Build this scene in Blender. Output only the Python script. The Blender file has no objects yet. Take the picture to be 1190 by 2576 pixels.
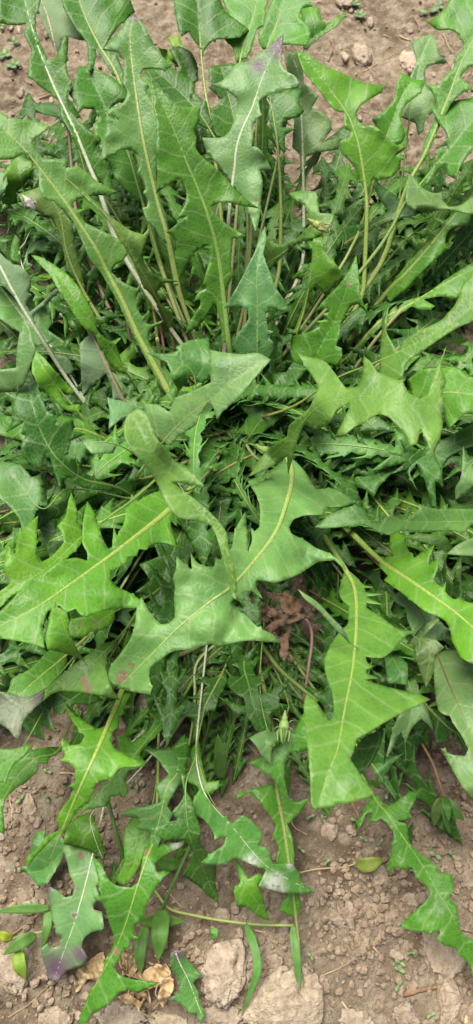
import bpy, bmesh, math, random
import numpy as np
from mathutils import Vector, Matrix, noise
from mathutils.geometry import delaunay_2d_cdt
R = math.radians
random.seed(7); rng = np.random.default_rng(7)
scene = bpy.context.scene
col = scene.collection

# ------------------------------------------------------------------ camera
CAM_H = 0.62; PITCH = R(63.0); FOV = R(67.0)
W0, H0 = 1190.0, 2576.0
FP = (H0 / 2) / math.tan(FOV / 2)
cd = bpy.data.cameras.new('camera'); cam = bpy.data.objects.new('camera', cd); col.objects.link(cam)
cd.sensor_fit = 'VERTICAL'; cd.sensor_height = 24.0; cd.angle = FOV
cd.lens_unit = 'FOV'; cd.angle = FOV
cam.location = (0, 0, CAM_H); cam.rotation_euler = (math.pi / 2 - PITCH, 0, 0)
cd.clip_start = 0.01; cd.clip_end = 200
cd.dof.use_dof = True; cd.dof.focus_distance = 0.575
cd.dof.aperture_fstop = (cd.lens / 1000.0) / 0.0019
scene.camera = cam
scene.cycles.max_bounces = 6; scene.cycles.diffuse_bounces = 3; scene.cycles.glossy_bounces = 2; scene.cycles.transmission_bounces = 3
scene.render.resolution_x = 473; scene.render.resolution_y = 1024

# ------------------------------------------------------------------ sky and sun (bright overcast)
SUN_EL, SUN_AZ = R(70), R(-30)
w = bpy.data.worlds.new('World'); scene.world = w; w.use_nodes = True
nt = w.node_tree; bg = nt.nodes['Background']
sky = nt.nodes.new('ShaderNodeTexSky'); sky.sky_type = 'NISHITA'; sky.sun_disc = False
sky.sun_elevation = SUN_EL; sky.sun_rotation = SUN_AZ
sky.air_density = 1.0; sky.dust_density = 9.0; sky.ozone_density = 0.2
nt.links.new(sky.outputs[0], bg.inputs[0]); bg.inputs[1].default_value = 0.05
sd = bpy.data.lights.new('sun', 'SUN'); sun = bpy.data.objects.new('sun', sd); col.objects.link(sun)
sd.energy = 3.0; sd.angle = R(42); sd.color = (1.0, 0.965, 0.90)
sdir = Vector((math.sin(SUN_AZ) * math.cos(SUN_EL), math.cos(SUN_AZ) * math.cos(SUN_EL), math.sin(SUN_EL)))
sun.rotation_euler = sdir.to_track_quat('Z', 'Y').to_euler()
scene.view_settings.view_transform = 'Standard'; scene.view_settings.look = 'None'
scene.view_settings.exposure = 0.95; scene.view_settings.gamma = 1.0

# ------------------------------------------------------------------ rays of the picture
CF = np.array([0, math.cos(PITCH), -math.sin(PITCH)]); CU = np.array([0, math.sin(PITCH), math.cos(PITCH)])
def dirs(px):
    px = np.asarray(px, float).reshape(-1, 2)
    a = (px[:, 0] - W0 / 2) / FP; b = (H0 / 2 - px[:, 1]) / FP
    d = CF[None, :] + b[:, None] * CU[None, :]
    d[:, 0] += a
    return d
def lift(px, h):
    d = dirs(px); s = (np.asarray(h, float) - CAM_H) / d[:, 2]
    p = d * s[:, None]; p[:, 2] += CAM_H
    return p
def P(x, y, h=0.0):
    return Vector(lift([(x, y)], [h])[0])
def mpp(x, y, h=0.0):                      # metres per picture unit there
    d = dirs([(x, y)])[0]
    return (h - CAM_H) / d[2] / FP

# ------------------------------------------------------------------ numpy noise for the soil
_perm = rng.permutation(256); _perm = np.concatenate([_perm, _perm, _perm])
_g = rng.normal(size=(256, 2)); _g /= np.linalg.norm(_g, axis=1)[:, None]
def pn(x, y):
    xi = np.floor(x).astype(int); yi = np.floor(y).astype(int)
    xf = x - xi; yf = y - yi
    u = xf**3 * (xf * (xf * 6 - 15) + 10); v = yf**3 * (yf * (yf * 6 - 15) + 10)
    def gr(ix, iy, fx, fy):
        g = _g[_perm[_perm[ix & 255] + (iy & 255)]]
        return g[..., 0] * fx + g[..., 1] * fy
    a = gr(xi, yi, xf, yf); b = gr(xi + 1, yi, xf - 1, yf)
    c = gr(xi, yi + 1, xf, yf - 1); d = gr(xi + 1, yi + 1, xf - 1, yf - 1)
    return (a + u * (b - a)) * (1 - v) + (c + u * (d - c)) * v
def gz_arr(x, y):
    z = 0.010 * pn(x * 7 + 3.1, y * 7 + 1.7) + 0.007 * pn(x * 19, y * 19 + 9.2)
    z = z + 0.0045 * pn(x * 47 + 5, y * 47) + 0.0034 * pn(x * 103, y * 103 + 4)
    return z
def gz(x, y):
    return float(gz_arr(np.array([x]), np.array([y]))[0])
def G(x, y, up=0.0):                       # point on the soil seen at picture point
    z = 0.0
    for _ in range(4):
        p = P(x, y, z); z = gz(p.x, p.y)
    p = P(x, y, z + up); return p

# ------------------------------------------------------------------ materials
def mat(name):
    m = bpy.data.materials.new(name); m.use_nodes = True
    n = m.node_tree.nodes; return m, m.node_tree, n, n['Principled BSDF']
def N(t, kind, **kw):
    n = t.nodes.new(kind)
    for k, v in kw.items(): setattr(n, k, v)
    return n
def math_n(t, op, a, b=None, c=None, clamp=False):
    n = t.nodes.new('ShaderNodeMath'); n.operation = op; n.use_clamp = clamp
    for i, v in enumerate((a, b, c)):
        if v is None: continue
        if isinstance(v, (int, float)): n.inputs[i].default_value = v
        else: t.links.new(v, n.inputs[i])
    return n.outputs[0]
def mixc(t, f, a, b, blend='MIX'):
    n = t.nodes.new('ShaderNodeMix'); n.data_type = 'RGBA'; n.blend_type = blend
    for i, v in ((0, f), (6, a), (7, b)):
        if isinstance(v, (int, float)): n.inputs[i].default_value = v
        elif isinstance(v, tuple): n.inputs[i].default_value = (*v, 1)
        else: t.links.new(v, n.inputs[i])
    return n.outputs[2]
def ramp(t, f, a, b):
    n = t.nodes.new('ShaderNodeMapRange'); n.inputs[1].default_value = a; n.inputs[2].default_value = b
    t.links.new(f, n.inputs[0]); return n.outputs[0]

def leaf_material(name, under):
    m, t, n, bs = mat(name)
    oi = N(t, 'ShaderNodeObjectInfo')
    uv = N(t, 'ShaderNodeUVMap', uv_map='blade')
    sep = N(t, 'ShaderNodeSeparateXYZ'); t.links.new(uv.outputs[0], sep.inputs[0])
    u, v = sep.outputs[0], sep.outputs[1]
    av = math_n(t, 'ABSOLUTE', v)
    # blotchy green
    nz = N(t, 'ShaderNodeTexNoise'); nz.inputs['Scale'].default_value = 45; nz.inputs['Detail'].default_value = 3
    t.links.new(uv.outputs[0], nz.inputs['Vector'])
    nz2 = N(t, 'ShaderNodeTexNoise'); nz2.inputs['Scale'].default_value = 320; nz2.inputs['Detail'].default_value = 2
    t.links.new(uv.outputs[0], nz2.inputs['Vector'])
    c = mixc(t, ramp(t, nz.outputs[0], .3, .7), mixc(t, 1.0, oi.outputs['Color'], (.70, .78, .76), 'MULTIPLY'), mixc(t, 1.0, oi.outputs['Color'], (1.32, 1.2, 1.2), 'MULTIPLY'))
    c = mixc(t, math_n(t, 'MULTIPLY', ramp(t, nz2.outputs[0], .35, .75), .25), c, mixc(t, 1.0, c, (1.5, 1.35, 1.4), 'MULTIPLY'))
    # side veins: run backwards/forwards from the midrib, wobbling
    wob = math_n(t, 'MULTIPLY', math_n(t, 'SUBTRACT', nz.outputs[0], .5), .012)
    ph = math_n(t, 'ADD', math_n(t, 'SUBTRACT', u, math_n(t, 'MULTIPLY', av, .75)), wob)
    fr = math_n(t, 'PINGPONG', ph, .0085)
    vein = math_n(t, 'SUBTRACT', 1.0, ramp(t, fr, .0, .0016))
    vein = math_n(t, 'MULTIPLY', vein, .36 if not under else .40)
    # fine net veins
    vo = N(t, 'ShaderNodeTexVoronoi', feature='DISTANCE_TO_EDGE'); vo.inputs['Scale'].default_value = 260
    t.links.new(uv.outputs[0], vo.inputs['Vector'])
    net = math_n(t, 'SUBTRACT', 1.0, ramp(t, vo.outputs['Distance'], .0, .12))
    c = mixc(t, vein, c, (.30, .40, .18))
    c = mixc(t, math_n(t, 'MULTIPLY', net, .17), c, (.25, .38, .14))
    if under:
        c = mixc(t, .55, c, (.21, .29, .175))
    for an, colr in (('yellow', (.36, .36, .04)), ('purple', (.15, .10, .135)), ('white', (.55, .56, .5)), ('brown', (.23, .165, .10))):
        at = N(t, 'ShaderNodeAttribute', attribute_name=an)
        f = at.outputs['Fac']
        if an in ('brown', 'white'):
            f = math_n(t, 'MULTIPLY', f, ramp(t, nz2.outputs[0], .25, .48), clamp=True)
            if an == 'brown': f = ramp(t, f, .38, .55)
        c = mixc(t, f, c, colr)
    t.links.new(c, bs.inputs['Base Color'])
    bs.inputs['Roughness'].default_value = .42 if not under else .6
    bs.inputs['Specular IOR Level'].default_value = .36 if not under else .22
    bmp = N(t, 'ShaderNodeBump'); bmp.inputs['Strength'].default_value = .28; bmp.inputs['Distance'].default_value = .0013
    hh = math_n(t, 'ADD', math_n(t, 'MULTIPLY', ramp(t, vo.outputs['Distance'], 0, .3), .35), math_n(t, 'ADD', math_n(t, 'MULTIPLY', nz.outputs[0], 1.6), math_n(t, 'MULTIPLY', vein, -.8 if not under else .8)))
    t.links.new(hh, bmp.inputs['Height']); t.links.new(bmp.outputs[0], bs.inputs['Normal'])
    tr = N(t, 'ShaderNodeBsdfTranslucent')
    t.links.new(mixc(t, 1.0, c, (1.25, 1.45, .6), 'MULTIPLY'), tr.inputs[0])
    mx = N(t, 'ShaderNodeMixShader'); mx.inputs[0].default_value = .22
    t.links.new(bs.outputs[0], mx.inputs[1]); t.links.new(tr.outputs[0], mx.inputs[2])
    t.links.new(mx.outputs[0], n['Material Output'].inputs[0])
    return m
M_UP = leaf_material('leaf_upper_side', False)
M_UN = leaf_material('leaf_underside', True)

def rib_material():
    m, t, n, bs = mat('leaf_midrib')
    oi = N(t, 'ShaderNodeObjectInfo'); at = N(t, 'ShaderNodeAttribute', attribute_name='foot')
    tc = N(t, 'ShaderNodeTexCoord')
    nz = N(t, 'ShaderNodeTexNoise'); nz.inputs['Scale'].default_value = 700; nz.inputs['Detail'].default_value = 3
    t.links.new(tc.outputs['Object'], nz.inputs['Vector'])
    c = mixc(t, at.outputs['Fac'], oi.outputs['Color'], (.26, .19, .10))
    c = mixc(t, ramp(t, nz.outputs[0], .45, .75), c, mixc(t, 1.0, c, (.55, .62, .5), 'MULTIPLY'))
    t.links.new(c, bs.inputs['Base Color']); bs.inputs['Roughness'].default_value = .5
    bmp = N(t, 'ShaderNodeBump'); bmp.inputs['Strength'].default_value = .4; bmp.inputs['Distance'].default_value = .0006
    t.links.new(nz.outputs[0], bmp.inputs['Height']); t.links.new(bmp.outputs[0], bs.inputs['Normal'])
    bs.inputs['Subsurface Weight'].default_value = .15; bs.inputs['Subsurface Radius'].default_value = (.002, .003, .001)
    return m
M_RIB = rib_material()

def simple(name, a, b, scale, rough=.7, bump=.3, dist=.001, objcolor=False, coord='Object'):
    m, t, n, bs = mat(name)
    tc = N(t, 'ShaderNodeTexCoord')
    nz = N(t, 'ShaderNodeTexNoise'); nz.inputs['Scale'].default_value = scale; nz.inputs['Detail'].default_value = 6
    nz.inputs['Roughness'].default_value = .65
    t.links.new(tc.outputs[coord], nz.inputs['Vector'])
    c = mixc(t, ramp(t, nz.outputs[0], .3, .7), a, b)
    if objcolor:
        oi = N(t, 'ShaderNodeObjectInfo'); c = mixc(t, 1.0, c, oi.outputs['Color'], 'MULTIPLY')
    t.links.new(c, bs.inputs['Base Color']); bs.inputs['Roughness'].default_value = rough
    bs.inputs['Specular IOR Level'].default_value = .25
    bmp = N(t, 'ShaderNodeBump'); bmp.inputs['Strength'].default_value = bump; bmp.inputs['Distance'].default_value = dist
    t.links.new(nz.outputs[0], bmp.inputs['Height']); t.links.new(bmp.outputs[0], bs.inputs['Normal'])
    return m
def soil_material():
    m, t, n, bs = mat('soil')
    tc = N(t, 'ShaderNodeTexCoord')
    def nz(s, d=6, r=.6):
        k = N(t, 'ShaderNodeTexNoise'); k.inputs['Scale'].default_value = s; k.inputs['Detail'].default_value = d
        k.inputs['Roughness'].default_value = r; t.links.new(tc.outputs['Object'], k.inputs['Vector']); return k.outputs[0]
    n1, n2, n3 = nz(9), nz(60, 8, .7), nz(420, 6, .7)
    c = mixc(t, ramp(t, n1, .42, .76), (.185, .138, .088), (.420, .345, .240))
    c = mixc(t, ramp(t, n2, .43, .68), c, (.53, .445, .325))
    c = mixc(t, math_n(t, 'MULTIPLY', ramp(t, n3, .5, .75), .5), c, (.12, .075, .05))
    t.links.new(c, bs.inputs['Base Color']); bs.inputs['Roughness'].default_value = .92
    bs.inputs['Specular IOR Level'].default_value = .15
    bmp = N(t, 'ShaderNodeBump'); bmp.inputs['Strength'].default_value = 1.0; bmp.inputs['Distance'].default_value = .004
    t.links.new(math_n(t, 'ADD', n3, math_n(t, 'MULTIPLY', n2, 1.5)), bmp.inputs['Height']); t.links.new(bmp.outputs[0], bs.inputs['Normal'])
    return m
M_SOIL = soil_material()
M_CLOD = simple('dry_clod', (.275, .21, .148), (.58, .495, .39), 170, .95, 1.0, .005, True)
M_STRAW = simple('dry_straw', (.34, .25, .15), (.55, .45, .31), 300, .8, .4, .0005, True)
M_DRYLEAF = simple('withered_leaf', (.32, .26, .165), (.56, .48, .345), 110, .8, .6, .002, True)
M_BROWN = simple('withered_brown', (.095, .065, .046), (.205, .150, .105), 120, .8, .7, .002, True)
M_WEED = simple('weed_green', (.75, .75, .75), (1.15, 1.15, 1.1), 180, .5, .25, .0006, True)
M_STEM = simple('weed_stem', (.8, .8, .8), (1.15, 1.1, 1.05), 400, .5, .3, .0004, True)
M_BUG = simple('insect_shell', (.85, .85, .85), (1.1, 1.1, 1.1), 900, .45, .2, .0003, True)
M_EYE = simple('insect_eye', (.10, .11, .04), (.16, .17, .07), 900, .3, .1, .0002)

# ------------------------------------------------------------------ generic builders
def link(o, parent=None):
    col.objects.link(o)
    if parent: o.parent = parent
    return o
def meshobj(name, verts, faces, m, parent=None, smooth=True, uvs=None):
    me = bpy.data.meshes.new(name); me.from_pydata([tuple(v) for v in verts], [], [tuple(f) for f in faces])
    for k in (m if isinstance(m, (list, tuple)) else [m]): me.materials.append(k)
    if smooth: me.shade_smooth()
    if uvs is not None:
        l = me.uv_layers.new(name='blade'); vi = np.empty(len(me.loops), int); me.loops.foreach_get('vertex_index', vi)
        l.data.foreach_set('uv', np.asarray(uvs, np.float32)[vi].ravel())
    o = bpy.data.objects.new(name, me); link(o, parent); return o
def tag(o, label=None, cat=None, group=None, kind=None):
    for k, v in (('label', label), ('category', cat), ('group', group), ('kind', kind)):
        if v: o[k] = v
    return o
def empty(name, loc, label, cat, group=None):
    o = bpy.data.objects.new(name, None); o.empty_display_size = .01; o.location = loc
    link(o); return tag(o, label, cat, group)
def attach(o, root):                        # geometry is in world units: keep it there under a root that sits elsewhere
    o.parent = root; o.matrix_parent_inverse = Matrix.Translation(-root.location)
    return o
def catmull(pts, n):
    pts = np.asarray(pts, float)
    if len(pts) == 2:
        k = np.linspace(0, 1, n)[:, None]; return pts[0] * (1 - k) + pts[1] * k
    q = np.vstack([2 * pts[0] - pts[1], pts, 2 * pts[-1] - pts[-2]])
    out = []
    for s in np.linspace(0, len(pts) - 1 - 1e-9, n):
        i = int(s); f = s - i; a, b, c, d = q[i:i + 4]
        out.append(.5 * (2 * b + (c - a) * f + (2 * a - 5 * b + 4 * c - d) * f * f + (3 * b - a - 3 * c + d) * f**3))
    return np.array(out)
def tube(path, rad, sides=6, flat=1.0, upv=Vector((0, 0, 1))):
    path = [Vector(p) for p in path]; V, F = [], []
    k = len(path)
    for i, p in enumerate(path):
        t = (path[min(i + 1, k - 1)] - path[max(i - 1, 0)]).normalized()
        s = t.cross(upv)
        if s.length < 1e-4: s = t.cross(Vector((1, 0, 0)))
        s.normalize(); u = s.cross(t).normalized()
        r = rad[i] if hasattr(rad, '__len__') else rad
        for j in range(sides):
            a = 2 * math.pi * j / sides
            V.append(p + s * math.cos(a) * r + u * math.sin(a) * r * flat)
    for i in range(k - 1):
        for j in range(sides):
            a = i * sides + j; b = i * sides + (j + 1) % sides
            F.append((a, b, b + sides, a + sides))
    F.append(tuple(range(sides))[::-1]); F.append(tuple((k - 1) * sides + j for j in range(sides)))
    return V, F

# ------------------------------------------------------------------ ground
def ground():
    def line(lo, hi, step, far):
        a = list(np.arange(lo, hi, step)); s = step
        e = a[-1]
        while e < far: s *= 1.35; e += s; a.append(e)
        s = step; e = lo; pre = []
        while e > -far: s *= 1.35; e -= s; pre.append(e)
        return np.array(pre[::-1] + a)
    xs = line(-.42, .42, .0024, 14); ys = line(-.12, 1.15, .0026, 14)
    X, Y = np.meshgrid(xs, ys)
    Z = gz_arr(X, Y) + .0036 * np.abs(pn(X * 150, Y * 150)) + .0022 * pn(X * 330 + 2, Y * 330)
    cr = pn(X * 31 + 8, Y * 31 + 2)
    Z -= .004 * np.exp(-(cr / .035)**2) * (pn(X * 6, Y * 6 + 7) > .05)
    hp = P(30, 100); Z -= .014 * np.exp(-(((X - hp.x)**2 + (Y - hp.y)**2) / .0055**2)**2)   # little burrow
    nx, ny = len(xs), len(ys)
    V = np.stack([X, Y, Z], -1).reshape(-1, 3)
    i = np.arange(nx * ny).reshape(ny, nx)
    F = np.stack([i[:-1, :-1], i[:-1, 1:], i[1:, 1:], i[1:, :-1]], -1).reshape(-1, 4)
    me = bpy.data.meshes.new('ground'); me.vertices.add(len(V)); me.vertices.foreach_set('co', V.ravel())
    me.loops.add(F.size); me.loops.foreach_set('vertex_index', F.ravel())
    me.polygons.add(len(F)); me.polygons.foreach_set('loop_start', np.arange(0, F.size, 4))
    me.update(); me.validate(); me.shade_smooth(); me.materials.append(M_SOIL)
    o = bpy.data.objects.new('ground', me); link(o); tag(o, 'crumbly bare tan brown garden soil under the plants', 'ground', kind='structure')
ground()

# ------------------------------------------------------------------ the leaf builder
ORG = dict(A=(0, 0), B=(595, 0), C=(0, 440.3), D=(595, 440.3), E=(0, 880.6), F=(595, 880.6), G=(0, 1258), H=(595, 1258),
           I=(0, 1698), J=(595, 1698), K=(0, 2073), L=(595, 2073))
def pts(org, s):
    v = [tuple(float(k) for k in q.split(',')) for q in s.split()]
    if org == 'O': return np.array(v)
    if org == 'Z': return np.array(v) * .37 + np.array((377.4, 1446.6))
    if org == 'Y': return np.array(v) * .4926 + np.array((603.8, 830.3))
    ox, oy = ORG[org]
    return np.array(v) * .5 + np.array((ox, oy))
HY = [-60, 35, 350, 600, 680, 1000, 1200]; HV = [24, 23, 18, 13, 11, 4.5, 2]
def canopy(y): return np.interp(y, HY, HV)
TINT = dict(g=(.072, .232, .018), d=(.038, .138, .014), y=(.098, .280, .018), p=(.128, .265, .086), b=(.080, .230, .044),  # d, s: deep greens, darkened further with the shade among lower leaves
            o=(.112, .232, .034), n=(.098, .245, .040), q=(.102, .262, .066), s=(.054, .180, .017))  # q: green paled, sheen of the tall front leaves put into the colour
RIBC = dict(y=(.37, .44, .11), w=(.50, .55, .38), k=(.42, .28, .20), r=(.20, .085, .04), g=(.23, .36, .08), o=(.30, .29, .09))

def densify(poly, step=6.0):
    n = len(poly); e = np.roll(poly, -1, 0) - poly; L = np.linalg.norm(e, axis=1) + 1e-9
    corner = []
    for i in range(n):
        a, b = e[i - 1] / L[i - 1], e[i] / L[i]
        corner.append(math.acos(max(-1, min(1, float(a @ b)))) > R(44))
    out = []
    for i in range(n):
        j = (i + 1) % n; p0, p1 = poly[i], poly[j]
        m0 = e[i] if corner[i] else .5 * (poly[j] - poly[i - 1])
        m1 = e[i] if corner[j] else .5 * (poly[(j + 1) % n] - poly[i])
        for m in (m0, m1):
            l = np.linalg.norm(m)
            if l > .8 * L[i]: m *= .8 * L[i] / l
        k = max(1, int(round(L[i] / step)))
        for q in range(k):
            t = q / k
            out.append((2*t**3 - 3*t*t + 1) * p0 + (t**3 - 2*t*t + t) * m0 + (-2*t**3 + 3*t*t) * p1 + (t**3 - t*t) * m1)
    return np.array(out)
def inside(poly, q):
    x, y = q[:, 0], q[:, 1]; r = np.zeros(len(q), bool)
    a = poly; b = np.roll(poly, -1, 0)
    for (x0, y0), (x1, y1) in zip(a, b):
        if y0 == y1: continue
        c = ((y0 > y) != (y1 > y)) & (x < (x1 - x0) * (y - y0) / (y1 - y0) + x0)
        r ^= c
    return r
def fill_poly(poly, extra, spacing):
    lo, hi = poly.min(0), poly.max(0)
    gx, gy = np.meshgrid(np.arange(lo[0], hi[0], spacing), np.arange(lo[1], hi[1], spacing))
    g = np.stack([gx.ravel(), gy.ravel()], 1); g[:, 0] += (np.round((g[:, 1] - lo[1]) / spacing) % 2) * spacing / 2
    g = g + rng.uniform(-.12, .12, g.shape) * spacing
    if len(extra): g = np.vstack([g, extra])
    g = g[inside(poly, g)]
    if len(g):
        dmin = np.min(((g[:, None, :] - poly[None, :, :])**2).sum(-1), 1); g = g[dmin > (.45 * spacing)**2]
    allp = np.vstack([poly, g]); n = len(poly)
    v, e, f, *_ = delaunay_2d_cdt([Vector(p) for p in allp], [(i, (i + 1) % n) for i in range(n)], [], 1, 1e-5)
    v = np.array([(q.x, q.y) for q in v]); used = sorted({i for t in f for i in t})
    mp = {o: k for k, o in enumerate(used)}
    tri = []
    for t in f:
        a, b, c = t[:3]
        A = (v[b] - v[a]); B = (v[c] - v[a])
        cr = A[0] * B[1] - A[1] * B[0]
        if abs(cr) < 1e-6: continue
        tri.append((mp[a], mp[b], mp[c]) if cr < 0 else (mp[a], mp[c], mp[b]))   # picture y runs down
    return v[used], tri
def nearest(rib, q):
    """rib (n,k>=2), q (m,2) -> param index (float), signed distance"""
    a = rib[:-1, :2]; d = rib[1:, :2] - a; L2 = (d**2).sum(1) + 1e-9
    w_ = q[:, None, :] - a[None]; t = np.clip((w_ * d[None]).sum(-1) / L2, 0, 1)
    c = w_ - t[..., None] * d[None]; dd = (c**2).sum(-1); k = dd.argmin(1); r = np.arange(len(q))
    s = d[k, 0] * w_[r, k, 1] - d[k, 1] * w_[r, k, 0]
    return k + t[r, k], np.sqrt(dd[r, k]) * np.sign(s)
def teeth(poly, rib, amount):
    poly = poly.copy(); n = len(poly)
    area = .5 * np.sum(poly[:, 0] * np.roll(poly[:, 1], -1) - np.roll(poly[:, 0], -1) * poly[:, 1])
    sg = 1 if area > 0 else -1
    i = random.randint(3, 14)
    while i < n - 3:
        a, b, c = poly[i - 2], poly[i], poly[i + 2]
        t = c - a; L = np.linalg.norm(t)
        turn = abs(np.cross(b - a, c - b)) / (np.linalg.norm(b - a) * np.linalg.norm(c - b) + 1e-6)
        if turn < .45 and L > 6:
            nrm = np.array((t[1], -t[0])) / L * sg
            to = rib[0, :2] - b; to = to / (np.linalg.norm(to) + 1e-6)
            amp = random.uniform(2.0, 8.0) * amount
            poly[i] = b + nrm * amp + to * amp * .8
            i += random.randint(8, 26)
        else: i += 2
    return poly
def wob(p, s, seed): return noise.noise(Vector((p[0] * s + seed, p[1] * s - seed * 1.7, seed * .37)))

def blade_mesh(name, V3, tri, uv, flip, marks):
    me = bpy.data.meshes.new(name); me.from_pydata([tuple(v) for v in V3], [], tri)
    me.materials.append(M_UN if flip else M_UP); me.materials.append(M_UP if flip else M_UN)
    me.shade_smooth()
    l = me.uv_layers.new(name='blade'); vi = np.empty(len(me.loops), int); me.loops.foreach_get('vertex_index', vi)
    l.data.foreach_set('uv', uv.astype(np.float32)[vi].ravel())
    for k, a in marks.items():
        at = me.attributes.new(k, 'FLOAT', 'POINT'); at.data.foreach_set('value', a.astype(np.float32))
    return me
def thicken(o, th=.0005):
    s = o.modifiers.new('thickness', 'SOLIDIFY'); s.thickness = th; s.offset = -1; s.material_offset = 1; s.material_offset_rim = 0
LEAFN = [0]
def leaf(plant, org, rib, out, h=None, L=None, tint='g', rc='y', rw=9, fold=.10, roll=0.0, ripple=1.0, flip=False,
         marks=(), foot=True, tooth=.55, name='leaf', jit=.13, ribtip=.12, spacing=9.0):
    LEAFN[0] += 1; seed = LEAFN[0] * 3.71
    rp = pts(org, rib)
    if h is None: hh = canopy(rp[:, 1]) - (L or 0)
    else: hh = np.interp(np.linspace(0, 1, len(rp)), np.linspace(0, 1, len(h)), h)
    hh = np.maximum(hh, .6) / 100.0
    if h is None: ripple *= .55
    rb = catmull(np.column_stack([rp, hh]), 56)
    poly = densify(pts(org, out))
    if tooth > 0: poly = teeth(poly, rb, tooth)
    v, tri = fill_poly(poly, rb[::2, :2], spacing)
    t, d = nearest(rb, v)
    ti = np.clip(t.astype(int), 0, len(rb) - 2); tf = t - ti
    hr = rb[ti, 2] * (1 - tf) + rb[ti + 1, 2] * tf
    scale = np.array([mpp(x, y, z) for (x, y), z in zip(v, hr)])
    lat = d * scale; al = np.abs(lat)
    rip = np.array([wob(p, .011, seed) * .75 + wob(p, .028, seed + 9) * .25 for p in v])
    ed = np.clip(al / .022, 0, 1)
    arch = al - .75 * al * np.clip(al / .032, 0, 1.6)
    z = hr + roll * lat + (fold + .14) * arch + ripple * .013 * rip * ed
    z = np.maximum(z, .002)
    V3 = lift(v, z)
    R3 = lift(rb[:, :2], rb[:, 2]); seg = np.concatenate([[0], np.cumsum(np.linalg.norm(np.diff(R3, axis=0), axis=1))])
    uv = np.column_stack([np.interp(t, np.arange(len(rb)), seg), lat])
    mk = {}
    for kind, mx_, my_, mr_ in marks:
        c = pts(org, '%f,%f' % (mx_, my_))[0]; r_ = mr_ * {'O': 1.0, 'Y': .4926, 'Z': .37}.get(org, .5)
        q = np.clip(1.25 - np.linalg.norm(v - c, axis=1) / r_ + .25 * np.array([wob(p, .05, seed + 4) for p in v]), 0, 1)
        mk[kind] = np.maximum(mk.get(kind, np.zeros(len(v))), q)
    o = bpy.data.objects.new(name, blade_mesh('leaf', V3, tri, uv, flip, mk))
    link(o); attach(o, plant); thicken(o)
    tc = TINT[tint] if isinstance(tint, str) else tint
    k = 1 + random.uniform(-jit, jit); o.color = (tc[0] * k * random.uniform(.9, 1.12), tc[1] * k, tc[2] * k * random.uniform(.85, 1.2), 1)
    # midrib, running on as a petiole down to the crown
    ws = np.linspace(1, ribtip, len(R3))**1.1 * rw * .5 * np.array([mpp(x, y, z_) for x, y, z_ in rb])
    path = [Vector(p) for p in R3]; fo = [0.0] * len(path)
    if foot:
        cr = plant.location + Vector((random.uniform(-.014, .014), random.uniform(-.014, .014), .004))
        b0 = path[0]; tan = (path[3] - path[0]).normalized() * ((b0 - cr).length * .6)
        up = Vector((b0.x - cr.x, b0.y - cr.y, .9 * (b0 - cr).length)).normalized() * ((b0 - cr).length * .5)
        pre = []
        for i in range(10):
            s = i / 10
            pre.append((2*s**3 - 3*s*s + 1) * cr + (s**3 - 2*s*s + s) * up + (-2*s**3 + 3*s*s) * b0 + (s**3 - s*s) * tan)
        path = pre + path; fo = [(1 - i / 10) for i in range(10)] + fo
        ws = np.concatenate([np.linspace(.0018, min(ws[0], .0024), 10, endpoint=False), ws])
    upn = Vector((0, -.45, .9))
    V, F = tube([p + upn * float(r) * .22 for p, r in zip(path, ws)], [max(float(r), .00025) for r in ws], 6, .42, upn)
    ro = meshobj('midrib', V, F, M_RIB)
    at = ro.data.attributes.new('foot', 'FLOAT', 'POINT'); at.data.foreach_set('value', np.repeat(np.array(fo, np.float32), 6))
    bl = .0 if rc in 'wkr' else .34
    ro.color = tuple(a_ * (1 - bl) + b_ * bl for a_, b_ in zip(RIBC[rc], o.color[:3])) + (1,)
    ro.parent = o
    return o

# ------------------------------------------------------------------ the plants
ca = G(575, 1090); cb = G(640, 1560); cc = Vector((.36, .40, gz(.36, .40)))
PA = empty('dandelion_plant', ca, 'large bushy dandelion with tall upright jagged green leaves filling the clump', 'plant')
PB = empty('dandelion_plant', cb, 'low dandelion with narrow lacy leaves spreading over bare soil in front of the bushy clump', 'plant')
PC = empty('dandelion_plant', cc, 'dandelion rooted beyond the clump whose smooth curled leaf reaches in over it', 'plant')
A = PA; Bp = PB

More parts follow.
